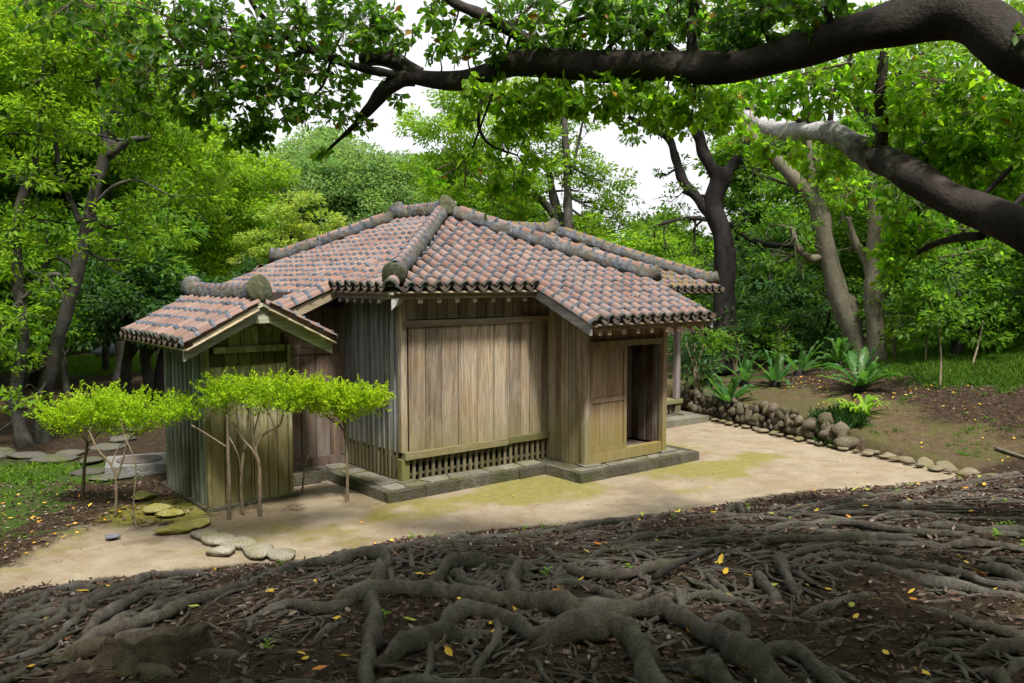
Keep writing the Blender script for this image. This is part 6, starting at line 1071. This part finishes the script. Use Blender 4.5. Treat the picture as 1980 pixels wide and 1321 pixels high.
# crown above and behind the picture, seen only by the light
up = [(rng.uniform(-6, 9), rng.uniform(-8, 8.5), rng.uniform(5.4, 8.6), rng.uniform(.8, 1.2)) for _ in range(125)]
up = [c for c in up if c[1] < 5.0 and c[2]-3.2-c[3] > .335*max(c[1]+c[3], 0)+.15]
crown = leaf_obj('crown', [leaf_arrays(lv[0][0][300:], lv[0][1][300:], lv[0][2][300:], lv[0][3][300:], lv[0][3][300:]*.5, LEAF6), leaf_arrays(*lv[1][:4], lv[1][3]*.5, LEAF6), clump_leaves(up, .26, .5, 1.0)], [LF_NEAR, LF_BACKLIT, LF_NEAR], big, GT)
crown['kind'] = 'stuff'
UL = [npmesh('leaf', LEAF6[0]*[.5, 1, 1], LEAF6[1], LF_NEAR)]
for P_, D_, N_, L_ in zip(*[q[:300] for q in lv[0][:4]]):
    X_ = norm(np.cross(D_, N_)); M_ = Matrix(np.stack([X_, D_, np.cross(X_, D_)], 1).tolist())
    link('leaf', UL[0], crown, Vector(P_)-Vector(GT), M_.to_euler(), (L_,)*3)
tag(tubes(shift(twigs, GT), 4, 0, 3).build('twigs', BK_TWIG, big), kind='stuff')
# roots
def root(pts, r, lift=.3, wob=.03, squash=1., seed=0, k=9, ends=True):
    r_ = np.random.default_rng(seed); P_ = catmull(np.array(pts, float), 8)
    s = np.concatenate([[0], np.cumsum(np.linalg.norm(np.diff(P_, axis=0), axis=1))]); n = int(np.clip(s[-1]/.055, 8, 90)); t = np.linspace(0, s[-1], n)
    P_ = np.stack([np.interp(t, s, P_[:, i]) for i in range(2)], 1)
    ph = r_.uniform(0, 100, 3); T = np.gradient(P_, axis=0); T /= np.linalg.norm(T, axis=1)[:, None]+1e-9; Nn = np.stack([-T[:, 1], T[:, 0]], 1)
    P_ = P_+Nn*(wob*vnoise(t*3+ph[0], t*0+1, 1)+wob*.5*vnoise(t*8+ph[1], t*0, 2))[:, None]
    R = r*(1+.22*vnoise(t*2.6+ph[2], t*0, 5)+.10*vnoise(t*9+ph[2], t*0, 6))
    if ends:
        e_ = np.minimum(np.clip(t/.25, 0, 1), np.clip((s[-1]-t)/.25, 0, 1)); R = R*(.35+.65*np.sqrt(e_)); dip = (1-e_)*r*1.3
    else: dip = 0
    z = hgt(P_[:, 0], P_[:, 1])+.012+R*lift*squash+.6*r*np.maximum(0, vnoise(t*1.7+ph[1], t*0, 7))-dip
    V, Q_ = tube(np.column_stack([P_, z]), R, k, squash, .22, True, seed)
    # ridged back: pinch the upper half, spread the foot into the soil
    c0 = np.repeat(np.column_stack([P_, z]), k, 0); rel = V[:n*k]-c0; h_ = np.clip(rel[:, 2]/(np.repeat(R, k)*squash+1e-6), -1, 1)
    f_ = np.where(h_ > 0, 1-.20*h_, 1+.28*(-h_)); V[:n*k, :2] = c0[:, :2]+rel[:, :2]*f_[:, None]
    return V, Q_
nr = 0
def emit_root(pts, r, **kw):
    global nr
    V, Q_ = root(pts, r, seed=nr, **kw); nb = NB(); nb.add(V-np.array(GT), Q_); nb.build('root', BK_ROOT, big); nr += 1
for r, q in ROOTS:
    if r > .04: emit_root(q, r*1.04, lift=.72, wob=.022, squash=1.5, k=14)
    else: emit_root(q, r*1.0, lift=.55, wob=.03, squash=1.2, k=10)
NEARR = [q for q in ROOTS]
tries = 0
while nr < 298 and tries < 2000:
    tries += 1
    r, q = NEARR[rng.integers(len(NEARR))]
    if len(q) < 3: continue
    P_ = np.array(q); my = P_[:, 1].mean()
    off = rng.normal(0, 1, 2)*[.7, .28]; i0 = rng.integers(0, len(q)-2); i1 = rng.integers(i0+2, len(q)+1)
    a = rng.normal(0, .16); Rm = np.array([[math.cos(a), -math.sin(a)], [math.sin(a), math.cos(a)]]); c_ = P_.mean(0)
    Pn = (P_[i0:i1]-c_)@Rm.T+c_+off
    mid = Pn.mean(0)
    if np.any(edge_in(Pn[:, 0], Pn[:, 1]) < .04) or not (-6 < mid[0] < 9): continue
    if mid[1] < 6.0 and rng.uniform() < .55: continue
    if mid[0] < -1.2 and mid[1] < 8.0 and rng.uniform() < .7: continue
    emit_root([tuple(x) for x in Pn], float(np.clip(r*rng.uniform(.35, .85), .010, .032)), lift=.35, wob=.05, squash=.95, k=7)
nb = NB(); cnt = 0; tries = 0
while cnt < 1500 and tries < 14000:                       # hair-thin surface roots woven between the large ones
    tries += 1; r, q = ROOTS[rng.integers(len(ROOTS))]
    if len(q) < 3: continue
    P_ = np.array(q); i0 = rng.integers(0, len(q)-2); a = rng.normal(0, .35); Rm = np.array([[math.cos(a), -math.sin(a)], [math.sin(a), math.cos(a)]])
    Pn = (P_[i0:i0+3]-P_[i0])@Rm.T+P_[i0]+rng.normal(0, 1, 2)*[.8, .4]
    if np.any(edge_in(Pn[:, 0], Pn[:, 1]) < .03): continue
    V, Q_ = root([tuple(x) for x in Pn], float(.004+.020*rng.uniform()**2), lift=.5, wob=.07, seed=3000+cnt, k=5); nb.add(V-np.array(GT), Q_); cnt += 1
tag(nb.build('fine_roots', BK_ROOT, big), kind='stuff')
# ------------------------------------------------------------------ stump, sticks, litter, fallen leaves, sprouts
sx, sy = -2.02, 4.78; sz = float(hgt(sx, sy)); st = empty('broken_stump', (sx, sy, sz)); tag(st, 'broken hollow stump at the bottom left among the roots', 'stump')
n, k = 9, 22; th = np.linspace(0, 2*math.pi, k, endpoint=False); V = []
top = .16+.05*np.sin(th+2.4)+.022*np.sin(th*5+1)+.016*np.sin(th*9)+.01*np.sin(th*13); 
for i in range(n):
    f = i/(n-1); rr = (.23+.15*(1-f)**2.2)*(1+.10*np.sin(th*4+1)+.07*np.sin(th*7+2)+.16*(1-f)**2*np.maximum(0, np.sin(th*3+.5)))
    V.append(np.stack([rr*np.cos(th)*1.15, rr*np.sin(th)*.8, -.08+(top+.08)*f], 1))
inn = np.stack([.185*np.cos(th)*1.15, .185*np.sin(th)*.8, top-.015], 1); V += [inn, inn*[.7, .7, 0]+[0, 0, .02]]
V = np.vstack(V); Q_ = [(i*k+j, i*k+(j+1) % k, (i+1)*k+(j+1) % k, (i+1)*k+j) for i in range(n+1) for j in range(k)]
V = V+np.stack([.018*vnoise(V[:, 1]*22, V[:, 2]*22, 3), .018*vnoise(V[:, 0]*22, V[:, 2]*22, 4), .03*vnoise(V[:, 0]*17, V[:, 1]*17, 5)], 1)
V = np.vstack([V, [[0, 0, .02]]]); e_ = (n+1)*k; Q_ += [(e_+j, e_+(j+1) % k, len(V)-1, len(V)-1) for j in range(k)]
nb = NB(); nb.add(V, Q_); nb.build('stump_shell', BK_STUMP, st)
for a, L in ((2.6, .5), (3.5, .45), (4.9, .35), (5.8, .4)):
    p_ = [(sx+math.cos(a)*.18, sy+math.sin(a)*.14), (sx+math.cos(a)*(.18+L*.5), sy+math.sin(a)*(.14+L*.4)), (sx+math.cos(a+.3)*(.2+L), sy+math.sin(a+.3)*(.14+L*.8))]
    V, Q_ = root(p_, .055, seed=900+int(a*10), squash=1.2); nb = NB(); nb.add(V-np.array([sx, sy, sz]), Q_); nb.build('stump_root', BK_STUMP, st)
def stick(pts, r, lift, mt, name, label):
    P_ = np.array([(x, y, float(hgt(x, y))+lift) for x, y in pts]); c_ = catmull(np.column_stack([P_, np.linspace(r, r*.6, len(P_))]), 6)
    V, Q_ = tube(c_[:, :3], c_[:, 3], 7, 1, .12); nb = NB(); nb.add(V, Q_); tag(nb.build(name, mt), label, 'stick')
stick(STICKY, .026, .10, BK_DARK, 'dead_branch', 'dark dead branch lying across the middle of the roots')
stick(PLANK, .035, .03, BK_PALE, 'dry_palm_stalk', 'pale dry stalk lying on the bank at the right edge')
tw = []
for _ in range(260):
    x, y = rng.uniform(-4, 7), rng.uniform(3.8, 13)
    if edge_in(x, y) < .1: continue
    a = rng.uniform(0, 6.28); L = rng.uniform(.08, .3); q = []
    for f in (0, .5, 1): xx, yy = x+math.cos(a)*L*f+rng.normal(0, .01), y+math.sin(a)*L*f+rng.normal(0, .01); q.append((xx, yy, float(hgt(xx, yy))+.02+.02*rng.uniform(), .004*(1.2-f*.7)))
    tw.append(q)
tag(tubes(tw, 4, 0, 2).build('twig_litter', BK_TWIG), 'fine dry twigs strewn among the roots', 'twigs', kind='stuff')
CURL = (np.array([(0, 0, .12), (-.32, .3, .2), (-.30, .7, .16), (0, 1, .22), (.30, .7, .16), (.32, .3, .2), (0, .5, .0)]), LEAF6[1])
def flat_leaves(pts, L, wr, tmpl=CURL, tilt=.35, lift=.006):
    n = len(pts); D_ = rng.normal(0, 1, (n, 3)); D_[:, 2] *= .25; N_ = np.array([0, 0, 1.])+rng.normal(0, tilt, (n, 3)); Ls = L*rng.uniform(.6, 1.3, n)
    return leaf_arrays(pts+[0, 0, lift], D_, N_, Ls, Ls*wr, tmpl)
tag(blades('bank_sprouts', scatter(420, 6.8, 13, 14, 20, lambda x, y: (bank_in(x, y) > .3) & (bank_in(x, y) < 4) & (vnoise(x*1.5, y*1.5, 41) > .1)), .07, .02, LF_GRASS, None, None, .9, 10), 'scattered low green weeds on the litter of the bank', 'weeds', kind='stuff')
lit = np.vstack([scatter(26000, -6, 9, 3.6, 14, lambda x, y: edge_in(x, y) > .05+.3*rng.uniform(size=len(x))), scatter(6000, 6, 13.5, 13.5, 22, lambda x, y: (bank_in(x, y) > 1.3+.9*rng.uniform(size=len(x))) & (bank_in(x, y) < 5.5)),
                 scatter(5200, -10, -4.4, 7.4, 13.5, lambda x, y: (masks(x, y)[0] < .35) & (edge_in(x, y) < .3))])
tag(leaf_obj('leaf_litter', [flat_leaves(lit, .055, .62, tilt=.6, lift=.012)], [LF_LITTER]), 'brown dead leaf litter between the roots and on the bank', 'leaf litter', kind='stuff')
yl = np.vstack([scatter(1300, 6, 13.5, 13.5, 21, lambda x, y: (bank_in(x, y) > .4) & (bank_in(x, y) < 5.5) & (vnoise(x*.9, y*.9, 51)+.5*vnoise(x*3, y*3, 52) > rng.uniform(-.6, .8, len(x)))), scatter(330, -10, -4.6, 7.4, 13, lambda x, y: masks(x, y)[0] < .6)])
cp = scatter(2600, -6.5, 8, 8.3, 20, lambda x, y: (masks(x, y)[0] > .4) & (edge_in(x, y) < 0) & (vnoise(x*1.3, y*1.3, 21) > rng.uniform(-.6, .9, len(x))))
tag(leaf_obj('court_debris', [flat_leaves(cp, .022, .7, tilt=.6, lift=.004)], [LF_LITTER]), 'specks of bark and leaf scraps on the swept court', 'debris', kind='stuff')
pb = scatter(1500, -6.5, 8, 8.3, 21, lambda x, y: (masks(x, y)[0] > .4) & (edge_in(x, y) < 0) & (bank_in(x, y) < 0) & (toL(x, y)[1] < -.55) & (vnoise(x*1.1, y*1.1, 22) > rng.uniform(-.7, .8, len(x))))
tag(leaf_obj('small_yellow_litter', [flat_leaves(yl, .07, .62, lift=.018)], [LF_FALL]), 'tiny yellow fallen leaves speckling the bank and path edge', 'leaf litter', kind='stuff')
gp = scatter(9000, -5, 8, 3.6, 13.5, lambda x, y: edge_in(x, y) > .1); gm = rock_mesh(5, GRAVEL, sub=1)
gv = np.array([v.co[:] for v in gm.vertices]); gfc = np.array([list(p_.vertices) for p_ in gm.polygons]); s_ = rng.uniform(.006, .02, len(gp))
tag(link('gravel', npmesh('gravel', (gp[:, None]+gv[None]*s_[:, None, None]*[1, 1, .7]).reshape(-1, 3), (np.arange(len(gp))[:, None, None]*len(gv)+gfc[None]).reshape(-1, 3), GRAVEL, True)), 'fine gravel on the soil between roots', 'gravel', kind='stuff')
LF_ORANGE = dryleaf('orange_fallen_leaf', [(0, (.50, .17, .02)), (.5, (.55, .23, .03)), (1, (.36, .12, .03))], .55); LF_GREENY = dryleaf('greenish_fallen_leaf', [(0, (.30, .34, .04)), (1, (.42, .42, .06))], .5)
LF_FALL = dryleaf('golden_fallen_leaf', [(0, (.60, .36, .02)), (.5, (.66, .44, .04)), (1, (.56, .38, .05))], .55)
FCOL = [('yellow', LF_FALL), ('yellow', LF_FALL), ('orange', LF_ORANGE), ('yellow', LF_FALL), ('greenish', LF_GREENY)]
s_ = rng.uniform(.006, .022, len(pb))*rng.choice([1, 1, 1, 2.2], len(pb))
tag(link('court_pebbles', npmesh('court_pebbles', (pb[:, None]+gv[None]*s_[:, None, None]*[1, 1, .6]).reshape(-1, 3), (np.arange(len(pb))[:, None, None]*len(gv)+gfc[None]).reshape(-1, 3), GRAVEL, True)), 'loose pebbles and crumbs of earth on the court', 'pebbles', kind='stuff')
FLM = [[npmesh('fallen_leaf', T*[.55, 1, 1], LEAF6[1], mt_) for T in (CURL[0], CURL[0]*[1, 1, .4], CURL[0]*[.85, 1, -.5])] for _, mt_ in FCOL]
fl = np.vstack([scatter(150, -3.6, 6.5, 4.0, 12.2, lambda x, y: edge_in(x, y) > .15), scatter(60, -6, 7, 8.5, 17, lambda x, y: (edge_in(x, y) < -.1) & (bank_in(x, y) < 0) & (toL(x, y)[1] < -.7)), scatter(26, -1.6, 3.2, 3.9, 6.5, lambda x, y: edge_in(x, y) > .1)])
for i, p_ in enumerate(fl):
    onm = edge_in(p_[0], p_[1]) > 0; L = rng.uniform(.075, .125) if onm else rng.uniform(.05, .08)
    o = link('fallen_leaf', FLM[i % 5][i % 3], None, (p_[0], p_[1], p_[2]+(.03 if onm else .012)), (rng.normal(0, .25), rng.normal(0, .25), rng.uniform(0, 6.28)), (L,)*3)
    if onm: tag(o, FCOL[i % 5][0]+' fallen leaf lying among the roots', 'leaf', 'fallen leaves among the roots')
    else: tag(o, FCOL[i % 5][0]+' fallen leaf lying on the bare court', 'leaf', 'fallen leaves on the court')
SPM = []
for s_ in range(3):
    n = 6+s_*2; az = np.arange(n)*2.399; D_ = np.stack([np.cos(az), np.sin(az), .35+.5*rng.uniform(size=n)], 1); P_ = np.stack([np.zeros(n), np.zeros(n), .03+.012*np.arange(n)], 1)
    a = leaf_arrays(P_, D_, np.tile([0, 0, 1.], (n, 1))+rng.normal(0, .2, (n, 3)), rng.uniform(.05, .085, n), .032, LEAF6)
    SPM.append(npmesh('leaves', a[0], a[1], LF_SPROUT))
stem_m = (lambda V, Q_: npmesh('stem', V, Q_[:, :4], LF_SPROUT))(*tube(np.array([(0, 0, -.03), (0, 0, .05), (.005, 0, .12)]), np.array([.003, .003, .002]), 5, caps=False))
sprt = np.vstack([scatter(46, -3.8, 6.5, 4.2, 12.6, lambda x, y: edge_in(x, y) > .08), scatter(20, -2, 5, 10, 13, lambda x, y: (edge_in(x, y) > -.15) & (edge_in(x, y) < .7))])
for i, p_ in enumerate(sprt):
    t = empty('seedling', (p_[0], p_[1], p_[2]+.01), rng.uniform(0, 6.28)); t.scale = (rng.uniform(.55, .95),)*2+(rng.uniform(.35, .6),); tag(t, 'bright green seedling sprouting between the roots', 'seedling', 'seedlings between the roots')
    link('stem', stem_m, t); link('leaves', SPM[i % 3], t)
